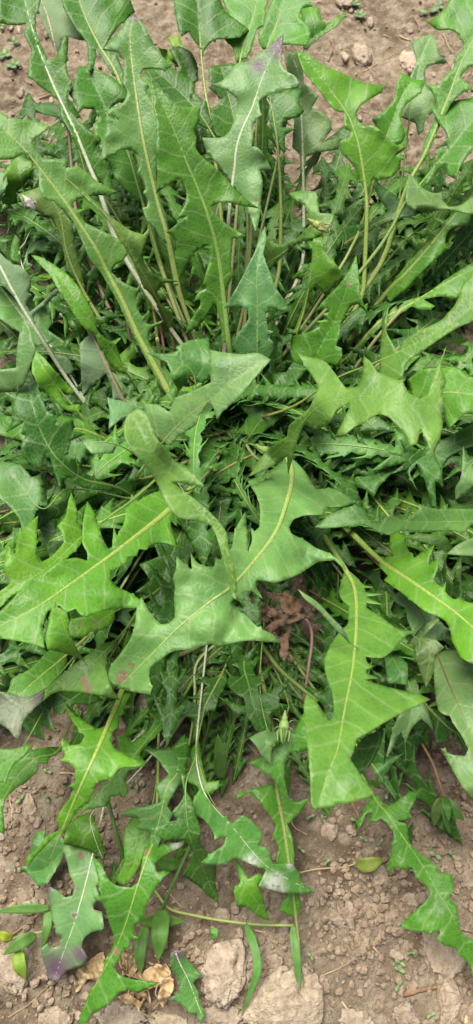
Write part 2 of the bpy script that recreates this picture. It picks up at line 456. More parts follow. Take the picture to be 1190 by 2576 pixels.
# --- tall leaves at the back -------------------------------------------------------------
leaf(A, 'A', '890,1420 845,1200 790,1006 720,700 675,400 655,200 672,80',
     '675,65 710,110 750,170 790,250 865,335 830,350 770,345 720,350 708,370 720,400 745,420 740,460 755,500 772,530 790,600 795,700 790,830 785,900 800,980 820,1040 840,1110 850,1180 860,1240 885,1350 895,1430 875,1430 865,1350 850,1240 810,1200 780,1150 740,1110 715,1045 740,1040 745,1010 720,970 735,950 720,900 690,870 700,830 690,780 660,755 600,755 560,780 510,812 515,720 535,640 530,590 600,605 560,575 515,552 600,540 630,500 640,460 620,420 625,330 615,290 590,265 515,250 550,210 600,150 640,95',
     L=1.0, tint='q', rc='y', rw=17, marks=(('purple', 672, 80, 34), ('brown', 770, 355, 12)))
leaf(A, 'A', '1150,1720 1100,1300 1050,1100 1000,960 940,820 860,620 770,430',
     '745,395 800,440 850,490 895,530 1010,540 1000,600 980,660 990,700 985,740 1000,770 1030,800 1080,840 1130,890 1190,960 1250,1010 1308,1050 1200,1030 1120,1015 1060,1040 1085,1080 1140,1130 1190,1160 1240,1188 1170,1200 1160,1300 1165,1400 1130,1480 1150,1600 1165,1720 1120,1720 1110,1620 1090,1540 1085,1525 1050,1580 1000,1640 930,1686 950,1630 980,1580 1010,1530 1005,1505 975,1520 1000,1470 1040,1450 1020,1430 1045,1340 1060,1280 1055,1230 1010,1250 970,1280 940,1350 900,1412 880,1300 885,1230 860,1180 835,1170 900,1120 940,1085 890,1105 930,1030 940,980 925,920 910,900 880,905 830,940 785,975 790,850 785,760 790,650 775,560 770,470',
     L=-1.8, tint='g', rc='g', rw=15, marks=(('brown', 1002, 1198, 14),))
leaf(A, 'A', '840,1960 810,1900 760,1810 690,1680 620,1520 540,1370 480,1250 350,1050 300,980 210,860 130,760 60,690 -30,600',
     '-40,530 50,590 150,605 255,632 200,680 165,700 175,740 210,790 240,800 310,800 337,806 330,845 390,835 440,870 500,920 592,965 560,980 470,985 400,1000 365,1020 360,1045 390,1055 422,1050 405,1090 430,1120 460,1135 520,1165 590,1200 655,1255 620,1310 570,1340 560,1370 590,1400 620,1420 660,1440 690,1450 712,1425 700,1460 685,1500 700,1520 690,1550 712,1590 742,1582 722,1620 760,1632 822,1610 812,1630 770,1650 745,1680 750,1730 800,1800 860,1890 870,1960 820,1960 780,1890 700,1740 640,1620 600,1530 560,1460 500,1360 460,1320 420,1230 370,1120 330,1060 270,1010 225,1000 200,960 195,900 190,860 160,800 120,770 60,800 -40,800',
     L=0.0, tint='n', rc='y', rw=20, roll=.05)
leaf(A, 'A', '560,1150 500,960 455,850 390,690 330,560 265,420 200,260 150,100 115,-40',
     '440,830 340,640 310,590 300,520 255,470 195,430 165,400 140,390 150,290 160,260 135,200 120,170 135,120 60,125 -20,110 -20,-50 215,-50 200,20 180,80 185,170 215,240 245,305 280,290 300,240 325,175 345,190 342,260 335,320 345,380 365,420 340,470 345,540 380,590 410,620 450,660 505,690 510,710 480,740 500,770 545,830 560,900 590,1010 560,1010 520,930 480,880',
     L=2.2, tint='s', rc='w', rw=14)
leaf(A, 'O', '375,985 350,940 300,830 250,720 198,570 180,415 172,330 150,180 125,60 100,-10',
     '146,142 120,85 102,40 95,-20 200,-20 222,40 220,100 200,100 172,92 155,100',
     L=4.6, tint='p', rc='k', rw=11, flip=True, ribtip=.5)
leaf(A, 'A', '760,1150 700,800 600,410 500,230 440,110 385,-30',
     '625,440 600,410 545,340 505,275 485,245 475,330 455,362 440,340 440,225 380,140 330,60 300,-40 640,-40 680,60 600,130 550,200 525,250 590,270 620,360 640,430',
     L=3.6, tint='s', rc='y', rw=17)
leaf(A, 'A', '800,1300 700,960 640,760 560,620 500,480 430,350',
     '395,330 470,345 560,385 625,440 678,492 610,510 560,540 545,565 610,640 660,760 710,900 730,1010 690,1010 640,960 580,900 540,800 480,700 470,640 500,590 480,550 420,545 395,570 385,530 345,470 370,420',
     L=3.1, tint='s', rc='g', rw=9)
leaf(A, 'A', '480,900 400,740 330,600 250,550 170,542', '165,545 185,530 250,515 310,545 345,600 420,740 470,880 430,800 370,700 300,600 220,570', L=4.5, tint='b', rc='g', rw=6)
leaf(A, 'A', '1130,1250 1070,690 1030,440 1010,240 1005,160 990,-30',
     '870,-20 880,60 900,160 915,182 950,160 985,215 1000,230 1012,300 1030,250 1080,200 1190,190 1260,150 1190,100 1130,50 1100,-30',
     L=4.2, tint='s', rc='y', rw=11)
leaf(A, 'A', '1200,900 1030,610 960,520 870,430 780,355', '725,350 800,345 870,345 960,400 985,430 960,500 1040,510 1060,600 1090,680 1050,650 960,600 880,540 800,450', L=3.8, tint='d', rc='g', rw=7)
leaf(A, 'A', '1240,1000 1200,700 1150,480 1110,330', '1050,335 1120,325 1250,320 1270,450 1250,600 1260,700 1200,690 1100,700 1060,690 1050,560 1120,500 1050,440', L=4.8, tint='d', rc='g', rw=7)
leaf(A, 'A', '1080,1200 1040,900 1010,700 960,420 900,250', '850,250 900,230 960,260 990,320 1000,400 960,440 1010,500 1030,620 1060,760 1000,790 960,700 950,600 900,520 880,420 900,340', L=5.6, tint='d', rc='y', rw=7)
leaf(A, 'B', '-30,1000 -10,850 0,750 30,650 80,540 120,420 165,310 235,178',
     '238,168 228,250 225,300 240,350 290,380 322,420 300,440 230,455 150,480 110,510 120,560 130,580 100,600 80,640 85,690 75,735 110,745 150,800 177,852 115,850 130,900 130,960 120,1040 115,1100 97,1166 70,1090 40,1010 0,960 -60,870 -120,800 -160,740 -172,692 -70,690 -30,650 0,560 10,530 0,495 -60,450 -130,425 -70,405 0,320 50,310 100,280 160,235',
     L=0.0, tint='p', rc='w', rw=9, marks=(('purple', 215, 235, 80), ('purple', 110, 330, 45), ('purple', -120, 425, 30), ('brown', 95, 1000, 16), ('purple', 315, 420, 18)))
leaf(A, 'B', '640,1450 655,1100 650,960 620,760 590,650 545,555 430,400 315,265',
     '300,250 370,280 440,330 490,350 560,380 620,410 700,425 752,430 720,470 650,510 610,550 605,600 640,635 680,630 720,650 790,720 857,740 830,762 800,785 830,800 815,850 800,875 760,900 700,900 680,910 672,968 640,940 600,850 560,800 525,760 525,710 570,690 580,660 545,640 540,565 500,555 450,500 400,430 340,360',
     L=0.8, tint='y', rc='y', rw=12, ripple=1.4)
leaf(A, 'B', '640,1100 720,800 770,650 830,490 880,410', '680,600 740,560 790,500 800,450 825,365 860,375 890,400 945,402 945,430 910,480 870,510 840,540 830,600 850,680 830,720 790,740 760,800 720,860 700,860 730,760 740,700', L=3.0, tint='g', rc='y', rw=7, roll=-.2)
leaf(A, 'B', '760,1250 850,960 940,790 1010,630 1070,480 1130,320 1190,200 1260,60',
     '955,110 1010,80 1060,20 1080,-40 1300,-40 1300,330 1230,340 1180,330 1160,345 1125,390 1190,440 1130,470 1080,520 1060,560 1020,640 960,780 925,810 930,780 950,700 1000,590 1010,530 1000,490 955,425 1020,430 1050,380 1090,340 1110,270 1130,260 1142,230 1130,190 1080,150 1010,150',
     L=1.6, tint='g', rc='y', rw=13)
leaf(A, 'B', '800,1150 870,600 905,410 930,300 975,185', '880,215 930,185 985,172 1000,200 1020,260 1062,315 1020,320 970,330 950,350 955,420 1000,470 1005,520 1000,560 950,590 942,660 915,682 900,620 830,590 860,500 870,400 905,310 895,260', L=4.6, tint='p', rc='g', rw=6)
leaf(A, 'B', '780,1150 860,1000 940,910 1080,740 1190,610 1290,520',
     '975,545 1050,520 1130,500 1300,480 1300,760 1190,745 1150,800 1120,850 1105,905 1060,880 1050,820 1010,850 970,910 920,950 940,900 980,850 1000,790 1030,740 1060,750 1058,680 1020,620',
     L=1.0, tint='g', rc='g', rw=9)
leaf(A, 'B', '90,900 110,500 155,245 200,130 250,-40', '110,160 140,130 150,70 170,20 190,-40 360,-40 382,30 330,40 315,70 330,100 370,140 372,170 350,230 270,222 220,230 160,250 130,245 110,200', L=2.6, tint='g', rc='y', rw=9)
leaf(A, 'B', '230,700 300,400 345,240 430,160 545,62', '320,40 390,25 415,50 430,105 460,115 548,58 550,72 500,130 400,200 352,252 335,240 370,180 330,100', L=4.4, tint='g', rc='g', rw=6, fold=.5)
leaf(A, 'B', '20,600 10,400 30,250 80,100 110,-30', '-80,-30 80,-40 160,-30 150,30 135,130 100,150 70,260 30,300 0,320 -20,240 -60,200 -40,100', L=4.6, tint='g', rc='y', rw=9)
leaf(A, 'B', '220,1300 222,1000 205,720 170,500 160,450', '150,480 230,460 320,440 335,470 320,510 340,560 310,590 240,600 230,640 300,645 245,680 242,775 215,740 180,650 160,570 175,520', L=3.6, tint='s', rc='y', rw=11)
leaf(A, 'B', '340,1250 335,850 325,560 312,380 270,260', '240,270 300,260 330,330 340,420 415,480 380,540 420,560 470,600 480,650 430,720 512,690 515,750 400,770 350,790 340,880 320,880 318,780 280,740 290,600 270,450', L=5.2, tint='p', rc='w', rw=9)
# --- second row, middle of the clump ------------------------------------------------------
leaf(A, 'D', '110,1050 105,880 105,650 105,480 138,275', '145,255 150,330 135,400 165,480 200,570 235,620 264,692 200,675 165,665 145,690 150,730 160,780 190,790 157,815 185,840 187,890 150,930 60,940 5,915 -12,870 -8,820 30,770 60,725 58,680 20,655 -66,672 -25,610 10,550 50,470 90,390 125,290', h=(7, 10, 12.5, 14, 15), tint='q', rc='g', rw=8, ripple=.7)
leaf(A, 'D', '350,1100 400,920 500,720 560,560 600,415', '603,403 615,500 620,590 655,692 610,650 580,660 530,730 520,790 500,860 530,870 527,930 490,970 470,950 440,985 380,1000 300,1000 270,900 280,810 360,790 420,760 400,735 462,728 430,700 467,690 455,670 430,672 395,690 430,640 490,580 540,520 570,470', h=(5, 8, 10.5, 12.5, 13.5), tint='g', rc='g', rw=8, marks=(('brown', 565, 550, 22),))
leaf(A, 'D', '270,900 300,800 340,680 370,530 388,330', '385,320 430,310 440,380 480,420 520,480 530,520 500,550 450,610 400,555 370,600 330,700 300,810 275,820 325,690 352,560 375,450', h=(5, 6.5, 8, 10, 12), tint='y', rc='y', rw=11, roll=-.1)
leaf(A, 'D', '20,700 100,500 250,380 380,270 480,200', '265,90 340,78 400,85 418,190 492,195 470,255 400,312 300,345 240,400 160,480 80,560 20,620 0,590 60,480 130,380 160,325 215,355 300,320 370,250 345,160 280,112', h=(6, 9, 13, 16, 17), tint='n', rc='g', rw=7)
leaf(A, 'D', '330,520 470,400 600,310 730,230 890,192', '470,400 450,390 480,330 470,270 560,255 660,240 760,180 700,80 670,0 740,60 810,110 860,150 930,188 890,202 740,242 610,322', h=(6, 8, 10, 12, 13), tint='d', rc='o', rw=11, fold=.2)
leaf(A, 'D', '700,500 850,330 1000,190 960,120 885,20', '850,130 865,0 890,5 930,60 990,90 1040,85 1040,130 1070,160 1130,150 1190,110 1300,120 1300,180 1190,195 1070,172 1000,182 930,190 860,152', h=(8, 11, 13.5, 14.5, 15), tint='p', rc='g', rw=5)
leaf(A, 'D', '560,850 740,610 850,500 980,350 1100,200 1260,20', '740,600 800,520 880,420 980,330 1050,230 1090,190 1260,-20 1300,200 1190,250 1100,260 1060,290 1050,340 1062,370 950,470 850,570 770,640', h=(4, 7, 9, 11, 12.5, 14), tint='g', rc='y', rw=15)
leaf(A, 'D', '800,620 940,490 1060,420 1190,320 1290,230', '930,500 980,440 1010,380 1080,390 1190,290 1300,180 1300,350 1190,380 1100,450 1060,480 1045,580 1035,510 990,510 930,560 950,520', h=(4, 6, 7.5, 9, 10), tint='d', rc='o', rw=10)
leaf(A, 'D', '460,1040 580,900 720,740 860,660 1060,540 1290,430', '560,950 600,860 680,770 760,690 830,640 900,618 950,600 1060,520 1190,440 1300,390 1300,520 1190,560 1090,625 1030,610 940,625 1000,660 940,680 880,660 820,700 760,740 680,810 620,880 590,950', h=(3, 5, 6.5, 7.5, 9, 10.5), tint='y', rc='y', rw=14)
leaf(A, 'F', '300,700 450,655 600,612 820,560 1000,505 1260,410', '480,650 570,680 640,700 690,742 715,690 760,640 800,600 850,605 880,660 912,712 872,620 905,570 940,640 965,720 985,795 1005,790 1000,660 1040,692 1035,600 1060,545 1120,510 1190,480 1280,450 1280,330 1190,370 1060,440 1000,470 940,510 860,545 820,530 770,540 782,455 720,530 665,560 672,470 640,560 590,575 630,480 560,590', h=(3, 4.5, 5.5, 6.5, 7.5, 9), tint='d', rc='g', rw=10)
leaf(A, 'F', '750,330 900,260 1040,215 1190,225 1290,240', '860,150 930,100 1020,90 1110,90 1160,130 1290,150 1290,330 1150,320 1060,400 1040,300 960,260 890,250', h=(7, 9, 11, 12, 12.5), tint='g', rc='y', rw=9)
leaf(PC, 'F', '1420,500 1300,520 1200,560 1140,640 1108,740', '1140,480 1160,540 1190,590 1300,480 1320,600 1240,650 1190,690 1150,725 1103,752 1100,700 1130,640', h=(7, 9, 10, 10, 9), tint='p', rc='g', rw=6)
leaf(A, 'F', '80,620 200,420 330,330 420,200 330,40', '310,20 370,80 300,160 320,230 250,300 260,400 170,480 130,560 60,600 40,540 110,450 50,420 130,330 100,250 200,220 180,120 250,110', h=(3, 5, 6, 7, 7.5), tint='d', rc='g', rw=8)
leaf(A, 'F', '-20,600 60,450 140,340 250,300', '300,290 200,290 130,285 90,220 50,235 60,270 0,260 60,330 30,380 -10,420 60,430 0,540 60,500 150,400 240,330', h=(3, 5, 6.5, 6.5), tint='g', rc='g', rw=8)
# --- left side ----------------------------------------------------------------------------
leaf(A, 'C', '500,720 415,575 340,400 300,200 240,90', '85,100 180,182 270,215 300,300 310,340 330,430 340,480 400,540 425,590 412,500 372,350 360,240 330,200 290,150 230,50 170,70', h=(5, 6.5, 8.5, 10.5, 11.5), tint='o', rc='y', rw=11)
leaf(A, 'C', '880,900 860,770 760,570 660,390 560,240 460,120 330,15', '325,10 400,70 470,125 530,185 600,240 660,280 720,300 742,275 745,255 752,300 722,370 722,420 740,470 800,510 850,525 905,535 820,545 800,570 790,600 810,650 860,690 880,760 870,800 850,780 815,720 775,620 720,560 690,480 650,400 590,300 540,220 450,132', h=(4, 6.5, 11, 14, 16, 17, 18), tint='o', rc='o', rw=7, marks=(('brown', 760, 575, 12), ('brown', 835, 735, 22), ('brown', 740, 540, 9)))
leaf(A, 'C', '430,1150 320,1000 200,810 90,630 0,460 -50,370', '-50,330 0,390 40,430 70,450 100,455 150,510 157,560 142,590 160,605 130,650 150,690 210,640 280,570 302,578 240,645 180,695 172,740 230,830 280,900 340,920 375,985 330,1010 250,900 190,800 120,690 60,600 0,540 -50,520', h=(5, 7, 10, 12, 13.5, 14), tint='p', rc='w', rw=10, flip=True, ribtip=.7)
leaf(A, 'C', '700,1100 640,1000 560,880 480,770 400,650 290,510 165,410', '157,403 200,410 270,450 340,500 400,570 440,640 480,720 492,785 540,830 580,850 620,960 645,1005 620,1000 560,960 510,880 480,800 440,782 400,740 340,650 290,570 250,500 200,450', h=(5, 7.5, 9.5, 11.5, 13, 14, 14.5), tint='y', rc='g', rw=5, ripple=.5)
leaf(A, 'E', '760,420 635,275 560,130 500,0 450,-100', '490,-90 440,-70 400,-30 405,60 410,150 418,232 470,180 535,120 560,170 570,260 600,250 640,285 625,240 565,120 530,40', h=(4, 6.5, 8.5, 10, 11), tint='p', rc='k', rw=9, flip=True, ribtip=.6)
leaf(A, 'E', '700,760 580,690 420,650 300,560 220,440 170,300 140,130', '150,100 90,210 60,280 58,360 30,412 75,390 125,358 105,420 128,432 105,480 115,540 170,580 210,592 230,520 242,512 270,600 300,692 315,650 350,640 420,692 560,705 585,685 470,640 390,600 380,545 325,540 352,480 350,460 432,422 370,405 370,350 340,350 280,375 240,390 287,360 270,320 240,310 200,210 170,130', h=(6, 9, 11, 13, 14, 15, 15), tint='d', rc='g', rw=9)
leaf(A, 'O', '160,1150 60,1010 45,980 50,900 60,800', '60,793 76,830 89,880 76,920 62,960 50,985 0,988 -20,985 -20,932 40,925 45,860', h=(10, 14, 15.5, 17, 18), tint='p', rc='g', rw=4, ripple=.5)
leaf(A, 'E', '520,480 400,320 300,200 230,110 165,10', '170,-10 230,50 300,130 378,212 370,230 300,205 340,280 402,272 412,315 340,305 240,225 180,185 160,110', h=(4, 6.5, 8, 9.5, 10), tint='y', rc='g', rw=7)
leaf(A, 'C', '330,900 110,450 130,330 200,205', '75,300 95,320 110,450 60,430 50,400 60,340', h=(3, 6, 7, 7), tint='g', rc='w', rw=6)
leaf(A, 'C', '400,800 140,520 130,420 145,360', '110,460 150,340 230,320 240,360 310,390 230,385 170,375 140,400 140,440 170,455 130,480', h=(3, 5, 6, 6), tint='b', rc='w', rw=7)
leaf(A, 'O', '260,1090 150,900 60,800 0,720', '-20,700 30,745 75,730 110,770 140,740 150,790 120,830 180,870 160,920 120,890 80,860 40,830 -20,790', h=(3, 5, 6, 7), tint='b', rc='w', rw=7)
leaf(A, 'O', '300,1120 200,1080 120,1090 20,1060', '-20,1040 40,1050 110,1075 160,1040 200,1055 280,1100 230,1115 170,1110 120,1130 60,1110 -20,1090', h=(4, 6, 7, 8), tint='g', rc='y', rw=9)
leaf(A, 'O', '330,1230 250,1140 240,1110 150,1130 160,1150', '185,1095 240,1105 290,1115 285,1150 275,1200 255,1180 240,1195 215,1170 160,1150', h=(6, 8, 9, 9), tint='b', rc='g', rw=5)
leaf(A, 'O', '400,1190 300,1120 200,1110 190,1095', '190,1095 240,1110 295,1120 285,1140 230,1140', h=(9, 12, 13, 13), tint='p', rc='g', rw=5)
leaf(A, 'O', '350,1260 180,1230 110,1280 60,1230 35,1200', '0,1160 50,1170 80,1200 115,1190 118,1250 120,1275 95,1270 80,1320 55,1350 50,1310 20,1270 -20,1240 -20,1180', h=(6, 10, 12, 12, 12), tint='b', rc='g', rw=6)
# --- the blurred leaves held up towards the lens --------------------------------------------
leaf(A, 'O', '592,1495 575,1400 545,1335 480,1260 430,1190 380,1130 338,1055', '345,1028 320,1045 311,1080 318,1112 340,1142 372,1178 400,1225 418,1265 450,1302 500,1310 532,1322 545,1350 557,1390 570,1440 585,1500 594,1508 596,1480 590,1430 575,1375 567,1335 530,1290 476,1245 430,1212 468,1215 510,1228 514,1220 480,1187 440,1160 415,1130 390,1095 375,1055 360,1032', h=(19.5, 20.5, 21, 21.5, 22, 23.5, 24), tint=(.100, .235, .042), rc='g', rw=4, foot=False, fold=.25, ripple=.5, tooth=.3)
leaf(A, 'O', '350,1190 410,1112 470,1050 530,1005 600,950 672,903', '682,905 650,940 600,1000 560,1035 545,1056 538,1030 525,1010 500,1045 490,1070 450,1095 430,1120 400,1110 365,1050 360,1015 400,1020 425,1038 440,1000 470,990 530,962 527,880 560,886 610,891 650,888', h=(13, 16, 18, 19.5, 20.5, 21), tint='p', rc='o', rw=7, ripple=.6, tooth=.5)
leaf(A, 'O', '400,1090 340,1030 270,1002', '270,1000 335,1018 360,1030 350,1060 325,1048 300,1058 273,1080 276,1040', h=(12, 15, 16), tint='p', rc='g', rw=4)
leaf(A, 'E', '900,320 980,250 960,100 800,30 745,15', '738,12 850,18 900,0 885,-15 960,-50 1050,-60 1055,0 1080,110 1020,170 960,130 900,210 880,170 840,60 790,40', h=(7, 10, 12, 13, 13.5), tint='b', rc='g', rw=6)
leaf(A, 'Y', '160,650 250,560 400,395 560,350 700,345 830,380 1040,390', '298,122 350,138 400,148 440,165 480,215 520,270 545,300 600,290 625,220 632,132 665,160 705,215 780,245 830,260 850,310 920,350 960,330 990,230 1005,195 1056,78 1028,190 1052,260 1036,310 1045,375 1030,420 1036,480 1020,560 995,625 1027,708 985,635 950,560 925,500 905,582 865,592 830,520 800,485 760,445 710,430 650,455 682,497 640,470 590,492 540,530 478,554 520,480 555,400 560,370 530,385 490,410 450,480 390,505 330,482 318,500 290,570 265,660 244,737 240,645 190,680 110,720 46,747 95,665 160,595 240,545 250,490 300,445 350,400 380,340 400,290 360,220 340,195', h=(14, 17, 20.5, 22, 23, 23.5, 23), tint=(.105, .245, .040), rc='g', rw=4, ripple=.9, tooth=.3, fold=-.02, marks=(('purple', 1030, 390, 16), ('brown', 662, 322, 10)))
leaf(A, 'O', '760,1010 850,950 960,905 1080,845 1240,735', '1240,640 1170,708 1145,765 1110,805 1050,835 1015,858 1000,885 985,860 972,835 977,770 962,820 957,880 953,940 930,960 960,985 1010,950 1020,915 1060,885 1110,850 1160,820 1240,790', h=(13, 17, 20, 22, 24), tint=(.108, .268, .034), rc='y', rw=6, ripple=.5, tooth=.3)
# --- big leaves arching towards the lens ----------------------------------------------------
leaf(A, 'G', '1330,-255 1440,-215 1468,-110 1440,20 1370,190 1180,420 1060,510 900,640 740,800 590,950',
     '1480,-200 1440,-215 1370,-155 1300,-115 1245,-95 1290,-25 1310,45 1305,135 1280,158 1262,140 1268,200 1250,262 1243,150 1236,56 1215,90 1182,160 1165,240 1130,270 1110,300 1085,290 1078,335 1020,330 990,310 960,265 965,350 940,330 890,283 885,350 870,390 880,430 875,490 880,590 850,620 810,625 775,590 740,540 710,488 690,530 680,620 660,690 600,780 560,830 545,870 545,905 570,930 640,960 700,970 755,980 762,940 750,890 760,840 800,810 850,770 900,755 960,750 1060,725 1100,735 1160,720 1250,705 1412,717 1380,680 1300,640 1230,575 1180,545 1158,515 1190,490 1232,507 1225,465 1265,455 1322,497 1287,430 1290,402 1320,405 1390,415 1450,395 1510,370 1600,312 1680,302 1742,352 1725,320 1660,270 1590,240 1530,200 1470,170 1455,135 1480,95 1540,75 1630,75 1640,35 1730,30 1792,8 1690,-55 1590,-55 1560,-105 1530,-150',
     h=(6, 9.5, 12, 14, 16, 17.5, 18, 17.8, 17, 15.5), tint=(.112, .268, .066), rc='y', rw=18, roll=.10, fold=.03, marks=(('brown', 612, 890, 45), ('brown', 660, 835, 22)))
leaf(A, 'G', '1050,-140 840,60 690,180 530,300 290,470 150,560 -40,650',
     '880,20 860,120 900,240 830,215 760,225 740,250 700,245 690,280 640,285 640,312 580,350 556,352 560,400 590,435 650,465 737,522 690,540 600,545 500,560 440,587 400,572 380,545 335,565 300,530 240,560 215,640 225,745 180,730 100,710 -40,690 -40,600 60,500 150,400 230,360 300,310 380,290 440,305 440,265 415,215 415,150 425,60 440,6 470,50 490,110 520,200 545,245 565,235 572,130 590,180 625,110 635,40 700,0 780,-40 860,-50',
     h=(8, 12.5, 14.5, 16, 17.5, 18, 18), tint='y', rc='y', rw=19, roll=-.08)
leaf(A, 'G', '640,20 420,180 290,300 150,400 -40,510', '360,-40 390,60 390,110 410,130 430,180 400,230 350,280 290,350 200,400 130,450 60,480 0,540 -40,560 -40,480 40,430 50,410 20,350 25,280 35,225 55,225 62,270 85,272 80,240 105,160 150,110 192,78 185,200 188,270 212,310 260,282 320,212 320,180 287,130 330,80 345,0', h=(10, 13, 14.5, 15.5, 15.5), tint='y', rc='g', rw=6)
leaf(A, 'G', '440,830 400,785 340,680 275,500', '272,488 290,540 330,560 345,600 345,660 365,700 400,770 427,807 380,790 320,770 240,752 228,700 250,600', h=(14, 17, 19, 20), tint='y', rc='g', rw=3, foot=False, tooth=.3)
leaf(A, 'G', '760,480 580,560 470,630 355,660', '340,640 360,600 440,580 520,555 585,548 560,620 490,660 455,660 440,682 390,690 350,680', h=(8, 10, 11, 11.5), tint='y', rc='g', rw=5, marks=(('brown', 480, 615, 22), ('brown', 410, 620, 10)))
leaf(A, 'G', '640,640 560,730 430,850 235,975', '230,970 300,890 380,820 450,770 520,720 592,710 570,750 540,780 530,820 540,880 560,940 602,1007 560,1000 490,980 400,965 300,962 250,980', h=(9, 12.5, 13.5, 13), tint='n', rc='g', rw=5, marks=(('brown', 425, 910, 28), ('brown', 445, 950, 32), ('brown', 335, 915, 10)))
leaf(A, 'I', '400,-120 220,80 100,150 -40,190', '-40,70 60,100 130,110 190,90 227,63 220,120 180,160 140,200 115,240 105,290 97,325 70,310 50,280 0,245 -40,260', h=(9, 14, 15, 15), tint=(.13, .185, .11), rc='g', rw=5, marks=(('purple', 200, 85, 60),))
leaf(A, 'G', '480,650 300,810 200,890 90,990 10,1060', '300,700 150,850 60,900 40,960 -20,1000 -20,1080 60,1060 160,1040 240,990 300,900 340,800', h=(5, 8, 9, 9.5, 9), tint='g', rc='y', rw=8)
leaf(A, 'I', '520,-40 440,60 350,130 250,180 130,250', '180,150 240,100 330,60 430,70 520,125 440,150 380,145 300,200 270,190 262,150 250,200 280,292 210,250 222,330 140,292 100,240 140,180', h=(4, 6.5, 7.5, 7.5, 6), tint='d', rc='g', rw=6)
leaf(A, 'I', '330,0 220,180 100,380 -20,470', '-20,370 60,372 165,350 130,400 70,450 40,500 30,545 -20,530', h=(4, 8, 9, 9), tint='g', rc='g', rw=5)
leaf(A, 'I', '400,100 300,370 180,420 80,520 10,640', '35,490 130,390 220,365 312,360 310,382 245,420 240,447 190,440 192,480 130,540 80,570 30,620 15,680 25,780 20,800 -20,780 -20,540', h=(3, 5, 6, 6, 5.5), tint='g', rc='y', rw=6)
leaf(A, 'O', '420,1180 300,1270 200,1330 120,1380', '100,1330 140,1300 150,1340 190,1310 210,1270 240,1290 270,1250 300,1260 380,1200 400,1230 330,1290 300,1340 260,1330 220,1370 170,1370 130,1420', h=(4, 7, 8, 8.5), tint='d', rc='g', rw=7)
leaf(A, 'O', '520,1200 460,1330 420,1430 400,1500', '500,1250 520,1310 480,1360 500,1400 460,1430 470,1480 430,1520 400,1530 370,1500 340,1490 380,1460 350,1420 400,1400 380,1350 430,1350 430,1300 470,1290', h=(3, 6, 7, 7), tint='d', rc='g', rw=8)
# right of centre, towards the lens
leaf(A, 'H', '420,150 560,370 600,480 603,640 590,800 580,880 540,1080 510,1250 460,1380 420,1520',
     '548,340 525,415 515,460 530,500 565,530 560,620 520,660 480,720 445,800 450,880 480,960 490,1060 475,1112 440,1070 390,1000 352,968 340,1020 345,1130 360,1260 372,1400 375,1520 390,1556 480,1540 600,1515 692,1490 670,1440 625,1380 572,1300 590,1260 605,1200 660,1170 740,1120 850,1060 977,1002 900,970 800,950 700,922 640,902 716,897 652,868 655,850 690,835 658,815 650,785 690,792 740,790 800,742 850,685 902,662 800,640 720,580 655,540 652,515 742,527 650,485 742,472 650,462 642,440 692,437 640,425 600,385',
     h=(8, 12, 15, 18, 20, 21, 23, 24.5, 25, 25), tint=(.098, .268, .034), rc='y', rw=14, ripple=.8, tooth=.4)
leaf(A, 'H', '700,800 570,715 430,540 312,452', '310,448 350,475 430,540 510,620 545,660 575,725 560,712 500,652 420,562 340,492', h=(17, 20.5, 22, 22.5), tint='p', rc='g', rw=3, foot=False, tooth=0)
leaf(A, 'H', '640,1120 720,1180 680,1300 625,1380', '742,1125 725,1230 682,1320 622,1388 600,1345 575,1300 590,1262 640,1200 700,1165', h=(20, 20, 19, 18.5), tint='d', rc='g', rw=3, foot=False, tooth=.3)
leaf(A, 'H', '560,150 730,310 880,410 1080,550 1190,640 1290,710',
     '715,312 755,285 790,282 770,240 778,112 830,180 870,262 887,268 892,292 930,265 997,223 970,290 965,327 1000,302 1021,288 1010,350 990,400 1012,425 1040,440 1055,405 1050,460 1080,492 1130,502 1190,518 1300,500 1300,820 1190,822 1130,790 1100,740 1080,700 1075,650 1040,600 950,560 880,505 830,465 740,402 762,380 720,335', h=(6, 10, 12, 13.5, 14.5, 15), tint='y', rc='y', rw=17)
leaf(A, 'H', '800,300 865,450 910,540 950,610 990,680', '752,428 800,472 840,445 890,450 960,520 1022,540 1000,600 1072,650 1035,682 1000,720 940,720 900,690 860,600 850,540 810,520 780,490', h=(4, 8, 9, 9.5, 9.5), tint='p', rc='r', rw=6)
leaf(A, 'J', '930,-300 1010,-105 1050,0 1110,140 1160,250 1240,420', '1010,-110 1060,-130 1120,-120 1190,-90 1300,-90 1300,660 1190,627 1150,580 1100,500 1060,430 1028,368 1080,400 1150,408 1167,370 1130,300 1090,240 1075,205 1045,198 1020,180 1000,100 993,0 995,-60', h=(6, 10, 11, 12, 12.5, 12.5), tint='p', rc='r', rw=6, marks=(('brown', 1110, 480, 9), ('brown', 1030, 45, 9)))
leaf(PC, 'H', '1420,80 1240,105 900,112 640,105 400,134', '393,136 440,90 520,50 600,23 647,50 655,80 680,110 720,112 760,80 800,85 840,105 870,90 915,45 918,20 1000,45 1100,45 1300,40 1300,110 1190,122 1150,162 1060,152 920,162 840,152 770,175 700,152 640,120 550,132 440,142', h=(8, 11, 13, 14, 13.5), tint='n', rc='g', rw=5, fold=.2)
leaf(PC, 'H', '1420,250 1250,235 1150,250 1063,270', '1058,271 1110,225 1190,190 1300,170 1300,290 1190,280 1090,275', h=(8, 12, 13, 13), tint='p', rc='g', rw=4)
leaf(A, 'H', '700,120 840,182 950,195 1060,240', '838,178 920,170 1020,175 1062,190 1085,240 1060,262 1000,232 900,202', h=(6, 9, 9.5, 9.5), tint='g', rc='g', rw=5)
leaf(A, 'H', '820,620 900,690 970,740 955,930', '1012,588 930,640 855,722 890,722 905,800 930,880 955,942 990,870 1000,780 1047,742 1000,702 930,690 1022,605', h=(11, 15, 16, 15), tint=(.07, .14, .035), rc='g', rw=3, tooth=.3, foot=False)
